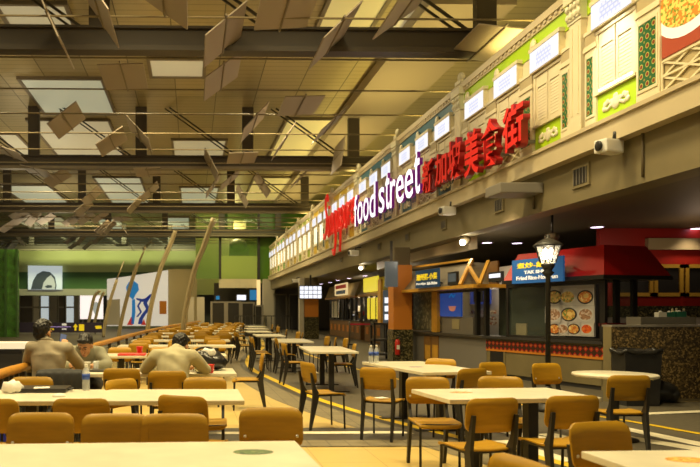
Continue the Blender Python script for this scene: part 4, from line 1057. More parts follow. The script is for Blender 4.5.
MB().lathe([(.2, zl + H * .70), (.2, zl + H * .74), (.15, zl + H * .86), (.08, zl + H * .98), (.03, zl + H * 1.04), (.025, zl + H * 1.12), (.005, zl + H * 1.2)], (0, 0, 0), 12).build('lantern_cap', 'black', t)
q = MB()
for s in (-.045, .045): q.ball((s, 0, zl + H * .38), (.035, .035, .085))
q.build('bulb', 'lamp', t)
# ================================================================== bin and rubbish bag
a = at_z(625, 406.5, 0); b = at_y(664, 406.5, a.y)
ztop = at_y(640, 352, a.y).z; wb = b.x - a.x
t = thing('rubbish_bin', 'big black rubbish bin with bag liner beside the round table', 'bin', ((a.x + b.x) / 2, a.y + .2, 0))
q = MB(); q.prism([(-wb * .42, -.17, 0), (wb * .42, -.17, 0), (wb * .48, -.18, ztop), (-wb * .48, -.18, ztop)], (0, .35, 0)); q.build('body', 'rubber', t)
q = MB(); pts = []
for k in range(33):
    an = 2 * math.pi * k / 32; pts.append((wb * .53 * math.copysign(abs(math.cos(an)) ** .5, math.cos(an)), .2 * math.copysign(abs(math.sin(an)) ** .5, math.sin(an)), ztop + .0 + .02 * math.sin(an * 5)))
q.tube(pts, [.03 + .012 * math.sin(k * 2.3) for k in range(33)], 8); q.build('bag_liner', 'rubber', t)
MB().b2((-wb * .46, -.15, ztop - .1), (wb * .46, .15, ztop + .02)).build('bag_fill', 'dark', t)
q = MB()
for s in (-1, 1): q.cyl((s * wb * .44 - .03, .14, .08), (s * wb * .44 + .03, .14, .08), .08, 14)
q.build('wheel', 'dark', t)
p = at_z(668, 404, 0)
q = MB(); q.ball((p.x, p.y + .22, .17), (.30, .22, .17)); q.ball((p.x - .08, p.y + .2, .28), (.16, .14, .12)); q.ball((p.x - .03, p.y + .2, .42), (.05, .05, .06)); q.ball((p.x + .14, p.y + .18, .13), (.16, .17, .13))
rr = random.Random(3)
for v in q.bm.verts: v.co += Vector((rr.uniform(-.015, .015), rr.uniform(-.015, .015), rr.uniform(-.012, .012)))
for v in q.bm.verts: v.co.z = max(v.co.z, .005)
solo(q, 'rubbish_bag', 'rubber', 'knotted black rubbish bag on the floor right of the bin', 'bag', (p.x, p.y + .2, 0))
# ================================================================== far end of the hall
YB = 58.0
struct(MB().b2((at_y(257, 300, YB).x, YB, at_y(265, 281, YB).z), (16, YB + .2, CZ)).build('wall_back', 'greenwall'))
struct(MB().b2((at_y(262, 300, YB).x, YB - .3, 0), (16, YB + .2, at_y(265, 281, YB).z + .05)).build('wall_back_lower', 'grey'))
x0, x1 = at_y(196, 300, YB).x, at_y(257, 300, YB).x
t = thing('glass_box_wall', 'green glass upper room at the far end with dark bars', 'glass wall', ((x0 + x1) / 2, YB, 0), world=True)
MB().b2((x0, YB - .1, at_y(230, 279, YB).z), (x1, YB - .06, CZ)).build('glass_skin', 'greenglass', t)
MB().b2((at_y(220, 300, YB).x, YB - .16, at_y(230, 279, YB).z), (x1, YB + .2, at_y(230, 256, YB).z)).build('lower_green_panel', mat('light_green_panel', (.36, .48, .12), .4), t)
MB().b2((at_y(219, 300, YB).x, YB - .15, at_y(230, 288, YB).z), (x1, YB + .2, at_y(230, 279, YB).z)).build('cream_bulkhead', 'cream', t)
q = MB()
for px in (220, 258.5): q.b2((at_y(px, 300, YB).x - .1, YB - .2, at_y(230, 279, YB).z), (at_y(px, 300, YB).x + .1, YB, CZ))
q.b2((x0, YB - .2, at_y(230, 238, YB).z), (x1, YB, at_y(230, 233, YB).z)); q.b2((at_y(224, 300, YB).x, YB + .5, at_y(230, 235, YB).z), (at_y(228, 300, YB).x, YB + .9, CZ)); q.build('dark_bar', 'dark', t)
q = MB(); q.b2((x0, YB + 6, 3), (x1 + 3, YB + 6.2, CZ)); q.build('inner_wall', 'limewall', t)
q = MB(); q.b2((at_y(236, 300, YB).x, YB + 3, at_y(240, 232, YB).z), (at_y(249, 300, YB).x, YB + 3.6, at_y(240, 216, YB).z)); q.build('hanging_board', 'coffer_y', t)
q = MB(); q.b2((at_y(231, 300, YB).x, YB + 2, at_y(230, 255, YB).z), (at_y(251, 300, YB).x, YB + 3, at_y(230, 245, YB).z)); q.ball((at_y(240, 300, YB).x, YB + 2.3, at_y(230, 243, YB).z), (.8, .8, .6)); q.build('stored_gear', 'lgrey', t)
# wall below with pillars, black boards, lit signs
x0, x1 = at_y(150, 300, YB + 1).x, at_y(262, 300, YB + 1).x
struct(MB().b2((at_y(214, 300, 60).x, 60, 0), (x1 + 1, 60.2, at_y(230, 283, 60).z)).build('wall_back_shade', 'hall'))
MBs = []
a, b = at_y(262.5, 300, YB - .5), at_y(274, 300, YB - .5)
solo(MB().b2((a.x, YB - 1.1, 0), (b.x, YB - .3, at_y(268, 279, YB - 1).z)), 'wall_column', 'lgrey', 'pale square column at the far end left of the stall fronts', 'column', (a.x, YB - .7, 0))
a, b = at_y(257, 300, YB - .6), at_y(260.5, 300, YB - .6)
solo(MB().b2((a.x, YB - .5, at_y(258, 306, YB).z), (b.x, YB - .29, at_y(258, 280, YB).z)), 'light_strip', 'cboard', 'upright glowing strip beside the pale far column', 'light', (a.x, YB - .6, at_y(258, 306, YB).z))
for i, (pa_, pb_, pt, l) in enumerate(((212.5, 224, 303, 'black display board at the far end, leftmost of three'), (228, 239, 303, 'black display board at the far end, middle of three'), (242.5, 253, 303.5, 'black display board at the far end, rightmost of three'), (255.5, 261.5, 306.5, 'narrow black board beside the pale far column'))):
    y = 56; a, b = at_y(pa_, 300, y), at_y(pb_, 300, y)
    t = thing('display_board', l, 'board', ((a.x + b.x) / 2, y, 0), world=True)
    zt_ = at_y(230, pt, y).z
    MB().b2((a.x, y, .1), (b.x, y + .2, zt_)).build('panel', 'black', t)
    q = MB(); q.b2((a.x - .16, y - .05, 0), (a.x, y + .25, zt_ + .12)); q.b2((b.x, y - .05, 0), (b.x + .16, y + .25, zt_ + .12)); q.b2((a.x, y - .05, zt_), (b.x, y + .25, zt_ + .12)); q.build('frame', 'grey', t)
for pa_, pb_, ya, yb_, m_, l in ((237, 246, 300, 295, 'screen', 'small white lit sign high on the far shaded wall'), (250, 256.5, 300, 290, 'adblue', 'bluish lit sign left of the glowing strip'), (216, 219.5, 299.5, 296, 'adblue', 'tiny blue lit sign at the far left corner')):
    y = 57.5; a, b = at_y(pa_, 300, y), at_y(pb_, 300, y); z0, z1 = at_y(230, ya, y).z, at_y(230, yb_, y).z
    t = thing('lit_sign', l, 'sign', ((a.x + b.x) / 2, y, z0), world=True)
    MB().b2((a.x, y, z0), (b.x, y + .2, z1)).build('face', m_, t); MB().b2((a.x - .08, y + .1, z0 - .08), (b.x + .08, y + .25, z1 + .08)).build('casing', 'dark', t)
# planter-like dark barrier and rail in front of the far end
y = 41.0; a, b = at_y(245, 338, y), at_y(262, 338, y)
solo(MB().b2((a.x, y, 0), (b.x, y + .5, at_y(250, 325, y).z), .03), 'dark_planter_box', 'dark', 'low dark box barrier across the end of the aisle', 'barrier', ((a.x + b.x) / 2, y + .2, 0))
y = 48.0; t = thing('end_railing', 'dark railing along the far end of the seating', 'railing', (at_y(262, 300, y).x, y, 0), world=True)
a, b = at_y(235, 300, y), at_y(292, 300, y); zr = at_y(260, 315.5, y).z
MB().b2((a.x, y - .03, zr - .06), (b.x, y + .03, zr)).build('top_rail', 'dark', t)
for k in range(12): x = a.x + (b.x - a.x) * k / 11; MB().b2((x - .025, y - .025, 0), (x + .025, y + .025, zr - .06)).build('baluster', 'dark', t)
# recess of doors right of column
y = 56.5
for i, (pa_, pb_, l) in enumerate(((274, 287, 'dark glazed door at the far end right of the column'), (288.5, 299, 'dark glazed door at the far end beside the white menu screen'))):
    a, b = at_y(pa_, 300, y), at_y(pb_, 300, y); t = thing('glazed_door', l, 'door', ((a.x + b.x) / 2, y, 0), world=True)
    MB().b2((a.x, y, 0), (b.x, y + .1, 2.9)).build('leaf', 'dark', t); q = MB(); q.b2((a.x, y - .05, 0), (a.x + .1, y, 2.9)); q.b2((b.x - .1, y - .05, 0), (b.x, y, 2.9)); q.b2((a.x, y - .05, 2.8), (b.x, y, 2.9)); q.build('frame', 'grey', t)
# ================================================================== left side: rail, fins, atrium beyond
RZ = .88
rail_px = [(-40, 386), (0, 370), (40, 359), (100, 341.7), (147, 330), (175, 324.4), (200, 320.6)]
rp = [at_z(x, y, RZ) for x, y in rail_px]; rp = smooth_path([tuple(p) for p in rp], 6)
t = thing('handrail', 'orange wooden handrail on glass panels along the left edge of the seating', 'railing', (rp[12].x, rp[12].y, 0), world=True)
q = MB()
q.tube([p + Vector((0, 0, -.04)) for p in rp], .055, 8, (1, 1, .9)); q.build('wooden_rail', 'rail', t)
acc = 0; last = rp[0]; posts = [rp[0]]
for p in rp[1:]:
    if (p - last).length > 1.5: posts.append(p); last = p
dense = []
for i in range(len(rp) - 1):
    n = max(1, int((rp[i + 1] - rp[i]).length / 1.35))
    for k in range(n): dense.append(rp[i].lerp(rp[i + 1], k / n))
for p in dense[:40]:
    MB().b2((p.x - .03, p.y - .03, 0), (p.x + .03, p.y + .03, RZ - .07)).build('rail_post', 'dark', t)
M['railglass'] = mat('greenish_rail_glass', (.5, .6, .45), .08, alpha=.28)
for i in range(min(len(dense) - 1, 40)):
    a, b = dense[i], dense[i + 1]; d = (b - a)
    if d.length < .2: continue
    a2 = a + d * .06; b2 = b - d * .06
    g_ = MB(); g_.prism([(a2.x, a2.y, .08), (b2.x, b2.y, .08), (b2.x, b2.y, RZ - .14), (a2.x, a2.y, RZ - .14)], Vector((-d.y, d.x, 0)).normalized() * .012); g_.build('glass_panel', 'railglass', t)
# curved fins leaning right over the void
fins = [([(183, 322), (186, 303), (194, 269), (203, 246), (213, 218)], 24, 'tallest curved bronze fin, nearest the aisle'),
        ([(147, 328), (151, 303), (160, 268), (169, 246), (175, 231)], 28, 'curved bronze fin second from the aisle, over the blue figure wall'),
        ([(119, 330), (125, 303), (135, 269), (139, 263)], 34, 'curved bronze fin with a spike, third from the aisle'),
        ([(104, 326), (109, 303), (116.5, 280)], 40, 'shorter curved bronze fin with a spike, fourth from the aisle'),
        ([(87, 327), (89.5, 317), (94, 297), (100, 291)], 46, 'small curved bronze fin, fifth from the aisle'),
        ([(93, 327), (96, 316), (100, 300), (104, 292)], 52, 'smallest curved bronze fin, farthest from the aisle')]
for i, (pts, y, l) in enumerate(fins):
    P = [at_y(px, py, y) for px, py in pts]; base = P[0].copy(); base.z = 0
    t = thing('curved_fin', l, 'column', base, world=True, group='curved fins beside the railing')
    P = [Vector((P[0].x - (P[1].x - P[0].x) * .2, y, 0))] + P
    q = MB(); n = len(P); q.tube(smooth_path([tuple(p) for p in P], 4), .065 if i < 4 else .09, 10); q.build('fin_shaft', 'fin', t)
    q = MB(); q.tube(smooth_path([tuple(p + Vector((.085, .0, 0))) for p in P[:-1]] + [tuple(P[-1] + Vector((.05, .1, 0)))], 4), .04, 8); q.build('fin_edge', 'fin', t)
    if 'spike' in l: 
        e = P[-1]; f_ = at_y(145.6 if i == 2 else 124, 246.5 if i == 2 else 261, y); MB().tube([e, f_], [.05, .03], 8).build('spike', 'fin', t)
# pale lit wall with blue figure
y = 60.0
def wp(px, py, yy=y): return at_y(px, py, yy)
t = thing('advert_wall', 'big white lit advertising wall printed with a blue figure', 'advertisement', (wp(130, 300).x, y, 0), world=True)
MB().prism([wp(107, 326), wp(168, 326), wp(168, 270), wp(156, 272), wp(130, 276), wp(107, 279)], (0, .2, 0)).build('wall_panel', 'adwhite', t)
def pr(pts, m_, name, off=.03, par=t):
    MB().prism([wp(px, py) - Vector((0, off, 0)) for px, py in pts], (0, off - .005, 0)).build(name, m_, par)
fig = [(130 + 6 * math.cos(a), 288 + 6.5 * math.sin(a)) for a in [2 * math.pi * k / 20 for k in range(20)]]
pr([(126, 287), (129, 282), (134, 281), (138, 284), (139, 290), (136, 294), (133, 300), (130, 297), (127, 293)], 'adblue', 'blue_head')
pr([(132, 300), (135, 299), (135.5, 312), (134, 324), (131, 324), (132, 312)], 'adblue', 'blue_body')
wave = [(150, 294), (146, 298), (143, 303), (146, 309), (142, 314), (139, 319), (138, 324)]
pr(wave + [(x + 4, y_) for x, y_ in reversed(wave)], 'adnavy', 'navy_wave')
wave2 = [(x - 6, y_ + 3) for x, y_ in wave[1:5]]
pr(wave2 + [(x + 2, y_) for x, y_ in reversed(wave2)], 'adnavy', 'navy_wave')
pr([(136, 298), (143, 299), (150, 296), (150, 298), (143, 302), (137, 300)], 'adnavy', 'navy_arm')
pr([(127, 325), (131, 317), (133, 318), (133, 325)], 'adred', 'red_print'); pr([(141, 325), (144, 319), (146, 325)], 'adred', 'red_print')
pr([(107, 300), (120, 299), (120, 325), (107, 325)], 'lgrey', 'grey_text_panel'); pr([(159.5, 301), (166.5, 301), (166.5, 314), (159.5, 314)], 'orange', 'orange_square')
struct(MB().b2((wp(168, 300).x, y + .3, 0), (wp(197, 300).x, y + .5, at_y(180, 269, y).z)).build('wall_left_back', 'tan'))
q = MB(); q.b2((wp(188, 300, 57).x, 57, 0), (wp(194, 300, 57).x, 57.3, at_y(190, 297, 57).z)); solo(q, 'pale_panel', 'lgrey', 'pale upright panel just right of the tallest fin, left one', 'panel', (wp(191, 300, 57).x, 57, 0))
q = MB(); q.b2((wp(197, 300, 57).x, 57, 0), (wp(204.5, 300, 57).x, 57.3, at_y(190, 297, 57).z)); solo(q, 'pale_panel', 'lgrey', 'pale upright panel right of the tallest fin, right one', 'panel', (wp(201, 300, 57).x, 57, 0))
# green walls of the atrium
Yg = 74.0
struct(MB().b2((wp(17, 300, Yg).x, Yg, wp(20, 272, Yg).z), (wp(220, 300, Yg).x, Yg + .3, wp(20, 246, Yg).z)).build('wall_left_far', 'limewall'))
struct(MB().b2((wp(-60, 300, Yg).x, Yg + .1, wp(20, 290, Yg).z), (wp(220, 300, Yg).x, Yg + .4, wp(20, 271, Yg).z)).build('wall_left_band', mat('deep_green_band', (.07, .15, .05), .4)))
struct(MB().b2((wp(-60, 300, Yg).x, Yg - .4, wp(20, 295.5, Yg).z), (wp(107, 300, Yg).x, Yg + .2, wp(20, 289, Yg).z)).build('trim_24', 'lgrey'))
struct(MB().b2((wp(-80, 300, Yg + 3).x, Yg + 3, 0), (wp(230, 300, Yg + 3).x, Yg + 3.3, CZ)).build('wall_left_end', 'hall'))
# portrait billboard
yb = Yg - .6
t = thing('portrait_billboard', 'pale lit billboard showing the upper half of a dark haired face', 'billboard', (wp(45, 280, yb).x, yb, wp(45, 289.5, yb).z), world=True)
MB().prism([wp(28, 289.5, yb), wp(62, 289.5, yb), wp(62, 266, yb), (wp(28, 265.5, yb))], (0, .2, 0)).build('board', 'adpale', t)
def pr2(pts, m_, name, off):
    MB().prism([at_y(px, py, yb) - Vector((0, off, 0)) for px, py in pts], (0, .02, 0)).build(name, m_, t)
pr2([(31, 289.3), (33, 281), (37, 274), (43, 271), (50, 272), (55, 277), (56.5, 285), (56, 289.3)], 'adhair', 'hair_print', .03)
pr2([(42, 289.3), (43.5, 283), (47, 278), (51, 275), (54, 279), (55.5, 285), (55, 289.3)], 'adskin', 'face_print', .06)
pr2([(45, 286.5), (48, 285), (52, 285.5), (52, 287.5), (47, 288)], 'adhair', 'eye_print', .09)
# left green planted glass wall
yl = 40.0
t = thing('planted_glass_wall', 'green planted glass wall at the far left edge', 'glass wall', (wp(5, 300, yl).x, yl, 0), world=True)
MB().b2((wp(-60, 300, yl).x, yl + .3, 0), (wp(16.5, 300, yl).x, yl + .6, wp(5, 249, yl).z)).build('plants', 'plant', t)
MB().b2((wp(-60, 300, yl).x, yl, 0), (wp(17, 300, yl).x, yl + .05, wp(5, 249, yl).z)).build('glass_pane', 'greenglass', t)
q = MB()
for px in (-20, 6, 17): q.b2((wp(px, 300, yl).x - .06, yl - .1, 0), (wp(px, 300, yl).x + .06, yl, wp(5, 249, yl).z))
q.build('mullions', mat('dark_green_mullion', (.05, .12, .03), .4), t)
# hanging glass shop fronts under the trim
ys = 66.0
specs = [(20, 33, 'hall'), (33.5, 39, 'lgrey'), (41, 49, 'adpale'), (50, 57, 'grey'), (59, 64, 'hall'), (66.5, 74, 'adpale'), (75, 79, 'grey')]
for i, (a, b, m_) in enumerate(specs):
    A, B = wp(a, 327, ys), wp(b, 296, ys)
    nm = ['dark glazed shop bay, leftmost under the portrait billboard', 'slim pale shop bay beside the leftmost dark one', 'bluish lit shop bay under the middle of the portrait', 'grey shop bay right of the first bluish one', 'dark shop bay under the right end of the portrait', 'bluish lit shop bay left of the white pink advert', 'slim grey shop bay touching the white pink advert'][i]
    t = thing('shop_bay', nm, 'shop front', ((A.x + B.x) / 2, ys, 0), world=True)
    MB().b2((A.x, ys, 0), (B.x, ys + .2, B.z)).build('glazing', m_, t)
    q = MB(); q.b2((A.x - .1, ys - .1, 0), (A.x, ys + .2, B.z)); q.b2((A.x, ys - .1, wp(20, 308, ys).z), (B.x, ys, wp(20, 306.5, ys).z)); q.build('mullion', 'grey', t)
A, B = wp(80, 319, ys), wp(103, 295.5, ys)
t = thing('lit_advert_panel', 'bright white pink lit advert panel behind the small fins', 'advertisement', ((A.x + B.x) / 2, ys, A.z), world=True)
MB().b2((A.x, ys, A.z), (B.x, ys + .2, B.z)).build('panel', 'pinklit', t)
q = MB(); c = wp(96, 308, ys); q.prism([(c.x + .3 * math.cos(a), ys - .02, c.z + .6 * math.sin(a)) for a in [2 * math.pi * k / 16 for k in range(16)]], (0, .015, 0)); q.build('figure_print', 'adskin', t)
for xx in (A.x + .2, B.x - .3): MB().b2((xx, ys + .05, 0), (xx + .1, ys + .15, A.z)).build('support_leg', 'grey', t)
# wayfinding sign strip
yw = 45.0
A, B = wp(-10, 332.5, yw), wp(104, 322.5, yw)
t = thing('wayfinding_sign', 'long dark direction sign with yellow arrow and square at left', 'sign', ((A.x + B.x) / 2, yw, A.z), world=True)
MB().b2((A.x, yw, A.z), (B.x, yw + .25, B.z)).build('sign_box', mat('dark_violet_sign', (.05, .04, .08), .4), t)
def ws(pts, m_, name): MB().prism([at_y(px, py, yw) - Vector((0, .02, 0)) for px, py in pts], (0, .015, 0)).build(name, m_, t)
ws([(79, 324.3), (84.2, 324.3), (84.2, 330.8), (79, 330.8)], 'ysign', 'yellow_square')
ws([(75.5, 323.8), (78, 327), (76.4, 327), (76.4, 330.5), (74.6, 330.5), (74.6, 327), (73, 327)], 'ysign', 'yellow_arrow')
ws([(47, 323.9), (52, 323.9), (52, 325), (47, 325)], 'ysign', 'yellow_line'); ws([(47.5, 328.5), (54, 328.5), (54, 330), (47.5, 330)], 'ysign', 'yellow_line')
ws([(48, 326.5), (71, 326.5), (71, 327.1), (48, 327.1)], mat('lilac_line', (.4, .3, .6), .4, emit=(.5, .35, .8), es=.5), 'lilac_line')
ws([(62, 323.5), (66.5, 323.5), (66.5, 325.5), (62, 325.5)], 'wsign', 'white_text'); ws([(62, 328.4), (66.5, 328.4), (66.5, 329.7), (62, 329.7)], 'wsign', 'white_text')
ws([(95, 326), (101, 325.5), (102, 328.5), (96, 329)], 'ysign', 'yellow_text'); ws([(7, 325), (13, 324), (14, 330), (7, 330.5)], 'ysign', 'yellow_square')
q = MB()
for px in (10, 60, 95): q.b2((wp(px, 300, yw).x - .04, yw + .1, 0), (wp(px, 300, yw).x + .04, yw + .18, A.z))
q.build('support_leg', 'grey', t)
# low white lit counter on the far left beyond the rail
yc_ = 14.0; A, B = wp(-60, 357, yc_), wp(31, 341, yc_)
t = thing('white_counter', 'low white lit counter beyond the handrail at far left', 'counter', ((A.x + B.x) / 2, yc_, 0), world=True)
MB().b2((A.x, yc_, wp(0, 349, yc_).z), (B.x, yc_ + .8, wp(0, 343, yc_).z)).build('counter_top', mat('lit_white_top', (.7, .66, .55), .4, emit=(1, .9, .7), es=.4), t)
MB().b2((A.x, yc_ + .1, 0), (B.x - .2, yc_ + .7, wp(0, 349, yc_).z)).build('counter_base', 'dark', t)
# ================================================================== chairs
def rounded(w, h, r, n=5):
    pts = []
    for cx, cy, a0 in ((w / 2 - r, h / 2 - r, 0), (-w / 2 + r, h / 2 - r, 90), (-w / 2 + r, -h / 2 + r, 180), (w / 2 - r, -h / 2 + r, 270)):
        for k in range(n): a = R(a0 + 90 * k / (n - 1)); pts.append((cx + r * math.cos(a), cy + r * math.sin(a)))
    return pts
def sheet(name, w, h, r, th, fn, m, parent, nx=8):
    """plywood shell: rounded rectangle cut into strips, bent by fn(u,v,t)->point"""
    bm = bmesh.new(); grid = []
    for i in range(nx + 1):
        u = -w / 2 + w * i / nx
        d = min(u + w / 2, w / 2 - u); c = r - math.sqrt(max(0, r * r - (r - d) ** 2)) if d < r else 0
        grid.append((u, c))
    # extra columns near the rounded corners
    cols = sorted(set([-w / 2 + r * (1 - math.cos(R(a))) for a in (0, 30, 60, 90)] + [w / 2 - r * (1 - math.cos(R(a))) for a in (0, 30, 60, 90)] + [-w / 2 + r + (w - 2 * r) * k / 4 for k in range(5)]))
    rows_f = [0, .25, .5, .75, 1]; F_, B_ = [], []
    for u in cols:
        d = min(u + w / 2, w / 2 - u); c = r - math.sqrt(max(0, r * r - (r - d) ** 2)) if d < r else 0
        a, b = -h / 2 + c, h / 2 - c
        F_.append([bm.verts.new(fn(u, a + (b - a) * t, 0)) for t in rows_f]); B_.append([bm.verts.new(fn(u, a + (b - a) * t, th)) for t in rows_f])
    n, k = len(cols), len(rows_f)
    for i in range(n - 1):
        for j in range(k - 1):
            bm.faces.new((F_[i][j], F_[i + 1][j], F_[i + 1][j + 1], F_[i][j + 1])); bm.faces.new((B_[i][j], B_[i][j + 1], B_[i + 1][j + 1], B_[i + 1][j]))
        for j in (0, k - 1):
            q = (F_[i][j], B_[i][j], B_[i + 1][j], F_[i + 1][j]); bm.faces.new(q if j == 0 else tuple(reversed(q)))
    for i in (0, n - 1):
        for j in range(k - 1):
            q = (F_[i][j], F_[i][j + 1], B_[i][j + 1], B_[i][j]); bm.faces.new(q if i == 0 else tuple(reversed(q)))
    bmesh.ops.recalc_face_normals(bm, faces=bm.faces)
    for f in bm.faces: f.smooth = len(f.verts) == 4 and abs(f.calc_area()) > .0006
    me = bpy.data.meshes.new(name); bm.to_mesh(me); bm.free(); me.materials.append(M[m])
    o = bpy.data.objects.new(name, me); COL.objects.link(o); o.parent = parent; return o
def make_chair(detail):
    t = thing('dining_chair', 'x', 'chair')
    def seat(u, v, th): y = v; return (u, y + .01, .455 - th - .012 * math.cos(u / .2 * 1.3) * 1 - (.03 * ((y - .12) / .08) ** 2 if y > .12 else 0))
    sheet('seat', .40, .40, .055, .013, seat, 'ply', t)
    def back(u, v, th): return (u, -.222 - .055 * (v + .11) / .22 * .6 - th + .030 * (u / .2) ** 2, .695 + v)
    b = sheet('backrest', .405, .25, .06, .012, back, 'ply', t)
    if detail:
        for s in (-1, 1): MB().ball((s * .165, -.205, .645), (.010, .005, .010), None, 10).build('bolt', 'bolt', b)
    for s in (-1, 1):      # flat folded-steel rear legs, widest at the seat
        q = MB(); x = s * .168
        prof = [(-.285, 0), (-.261, 0), (-.165, .38), (-.155, .45), (-.20, .52), (-.250, .70), (-.270, .70), (-.252, .56), (-.236, .44)]
        q.prism([(x - .014, y, z) for y, z in prof], (.028, 0, 0)); q.build('leg', 'black', t)
    for s in (-1, 1):
        q = MB(); q.tube([(s * .17, .19, 0), (s * .168, .175, .41), (s * .165, .15, .43)], .0115, 8); q.build('leg', 'black', t)
    q = MB()
    for s in (-1, 1): q.bar((s * .168, -.2, .425), (s * .166, .16, .425), .018, .024)
    q.bar((-.168, .15, .425), (.168, .15, .425), .018, .024); q.bar((-.168, -.17, .425), (.168, -.17, .425), .018, .024); q.build('seat_frame', 'black', t)
    return t
chairs = []
proto = [None, None]
def chair_w(x, y, a, label, group, detail=False):
    if proto[detail] is None: proto[detail] = make_chair(detail); c = proto[detail]
    else: c = copy_tree(proto[detail])
    c.location = (x, y, 0); c.rotation_euler = (0, 0, R(a)); c['label'] = label; c['group'] = group; chairs.append(c); return c
def chair(px, py, a, label, group='plywood chairs of the near tables', detail=True):
    p = at_z(px, py, .82); f = Vector((-math.sin(R(a)), math.cos(R(a)), 0)); c = p + f * .28
    return chair_w(c.x, c.y, a, label, group, detail)
# ================================================================== tables
def table(x, y, lx, ly, rz, label, group, sticker=None, spos=(0, 0), posts=True):
    t = thing('dining_table', label, 'table', (x, y, 0), R(rz), group)
    MB().box((0, 0, .722), (lx, ly, .036), None, .005).build('tabletop', 'top', t)
    long_x = lx >= ly; L = max(lx, ly)
    for s in ((-1, 1) if posts else (0,)):
        o = s * (L / 2 - .38); c = (o, 0) if long_x else (0, o)
        MB().b2((c[0] - .045, c[1] - .045, .02), (c[0] + .045, c[1] + .045, .70)).build('post', 'black', t)
        w = min(lx, ly) * .38
        q = MB()
        if long_x: q.b2((c[0] - .05, -w, 0), (c[0] + .05, w, .02)); q2 = MB().b2((c[0] - .04, -w, .68), (c[0] + .04, w, .704))
        else: q.b2((-w, c[1] - .05, 0), (w, c[1] + .05, .02)); q2 = MB().b2((-w, c[1] - .04, .68), (w, c[1] + .04, .704))
        q.build('foot_plate', 'black', t); q2.build('top_bracket', 'black', t)
    if sticker:
        q = MB(); q.prism([(spos[0] + .10 * math.cos(a), spos[1] + .065 * math.sin(a), .7402) for a in [2 * math.pi * k / 24 for k in range(24)]], (0, 0, .0008))
        q.build('printed_sticker', sticker, t)
    return t
TG = 'cream topped dining tables'
a = at_z(298, 440.5, .74); b = at_z(319.5, 467, .74)
fx1 = (a.x + b.x) / 2; y1 = a.y
table(fx1 - 1.25, y1 - .45, 2.5, .80, 2.2, 'long cream table at the bottom left corner with a green oval sticker', TG, 'sticker_g', (1.25 - fx1 + at_z(254, 451.5, .74).x, at_z(254, 451.5, .74).y - y1 + .40))
a = at_z(234, 389, .74); b = at_z(249, 400.5, .74)
T1y = (a.y + b.y) / 2; T1x1 = (a.x + b.x) / 2
table(T1x1 - 1.06, T1y, 2.12, a.y - b.y, 0, 'long cream table with water bottle and black case, second from the bottom left', TG)
T2y = 8.2; T2x1 = at_z(234, 370, .74).x
table(T2x1 - 1.08, T2y, 2.16, .78, 0, 'long cream table where the three seated people eat', TG)
# right-hand tables
def quad(pts):
    P = [at_z(x, y, .74) for x, y in pts]; c = sum(P, Vector()) / 4; return P, c
P, cE = quad([(411, 389), (560, 386.5), (601, 396.5), (441, 402.5)])
rzE = math.degrees(math.atan2(P[2].y - P[3].y, P[2].x - P[3].x)); lE = ((P[1] - P[0]).length + (P[2] - P[3]).length) / 2; wE = ((P[0] - P[3]).length + (P[1] - P[2]).length) / 2
print('E', cE, rzE, lE, wE)
sp_ = at_z(463, 392, .74) - cE
table(cE.x - .02, cE.y, 1.28, .76, 5.0, 'cream table with orange print in the right foreground', TG, 'sticker_o', (sp_.x, sp_.y))
P, cD = quad([(363, 361.5), (427, 361.5), (469, 371), (418, 374.3)])
print('D', [tuple(round(v, 2) for v in p) for p in P], cD)
table(2.92, 8.86, .86, 1.75, 9, 'cream table carrying two blue labelled water bottles', TG, 'sticker_p', (-.12, -.1))
P, cC = quad([(295, 346), (338, 346), (358, 351.6), (318, 352.4)])
print('C', [tuple(round(v, 2) for v in p) for p in P], cC)
table(cC.x, cC.y, .84, 2.0, -3, 'cream table on the grey road left of the bottle table', TG)
CT = [(2.45, 17.2), (2.3, 21.0), (2.35, 25.0), (2.7, 29.5), (3.1, 34)]
for i, (x, y) in enumerate(CT): table(x, y, .84, 1.9, -2 + i, 'cream table on the grey road, %s one behind the table left of the bottles' % ('first second third fourth fifth'.split()[i]), TG)
gpt = at_z(578, 449, .74); table(gpt.x + .9, gpt.y - .42, 1.8, .80, 2, 'cream table corner at the bottom right with orange print', TG, 'sticker_o', (at_z(686, 459, .74).x - gpt.x - .9, at_z(686, 459, .74).y - gpt.y + .42))
rt = at_z(614.5, 373.5, .74)
t = thing('round_table', 'round cream table beside the black bin', 'table', (rt.x, rt.y, 0))
MB().lathe([(.41, .704), (.43, .712), (.43, .733), (.424, .74)], (0, 0, 0), 40).build('tabletop', 'top', t)
MB().lathe([(.05, .02), (.045, .7)], (0, 0, 0), 14).build('post', 'black', t)
MB().lathe([(.24, 0), (.24, .012), (.06, .03)], (0, 0, 0), 28).build('foot_plate', 'black', t)
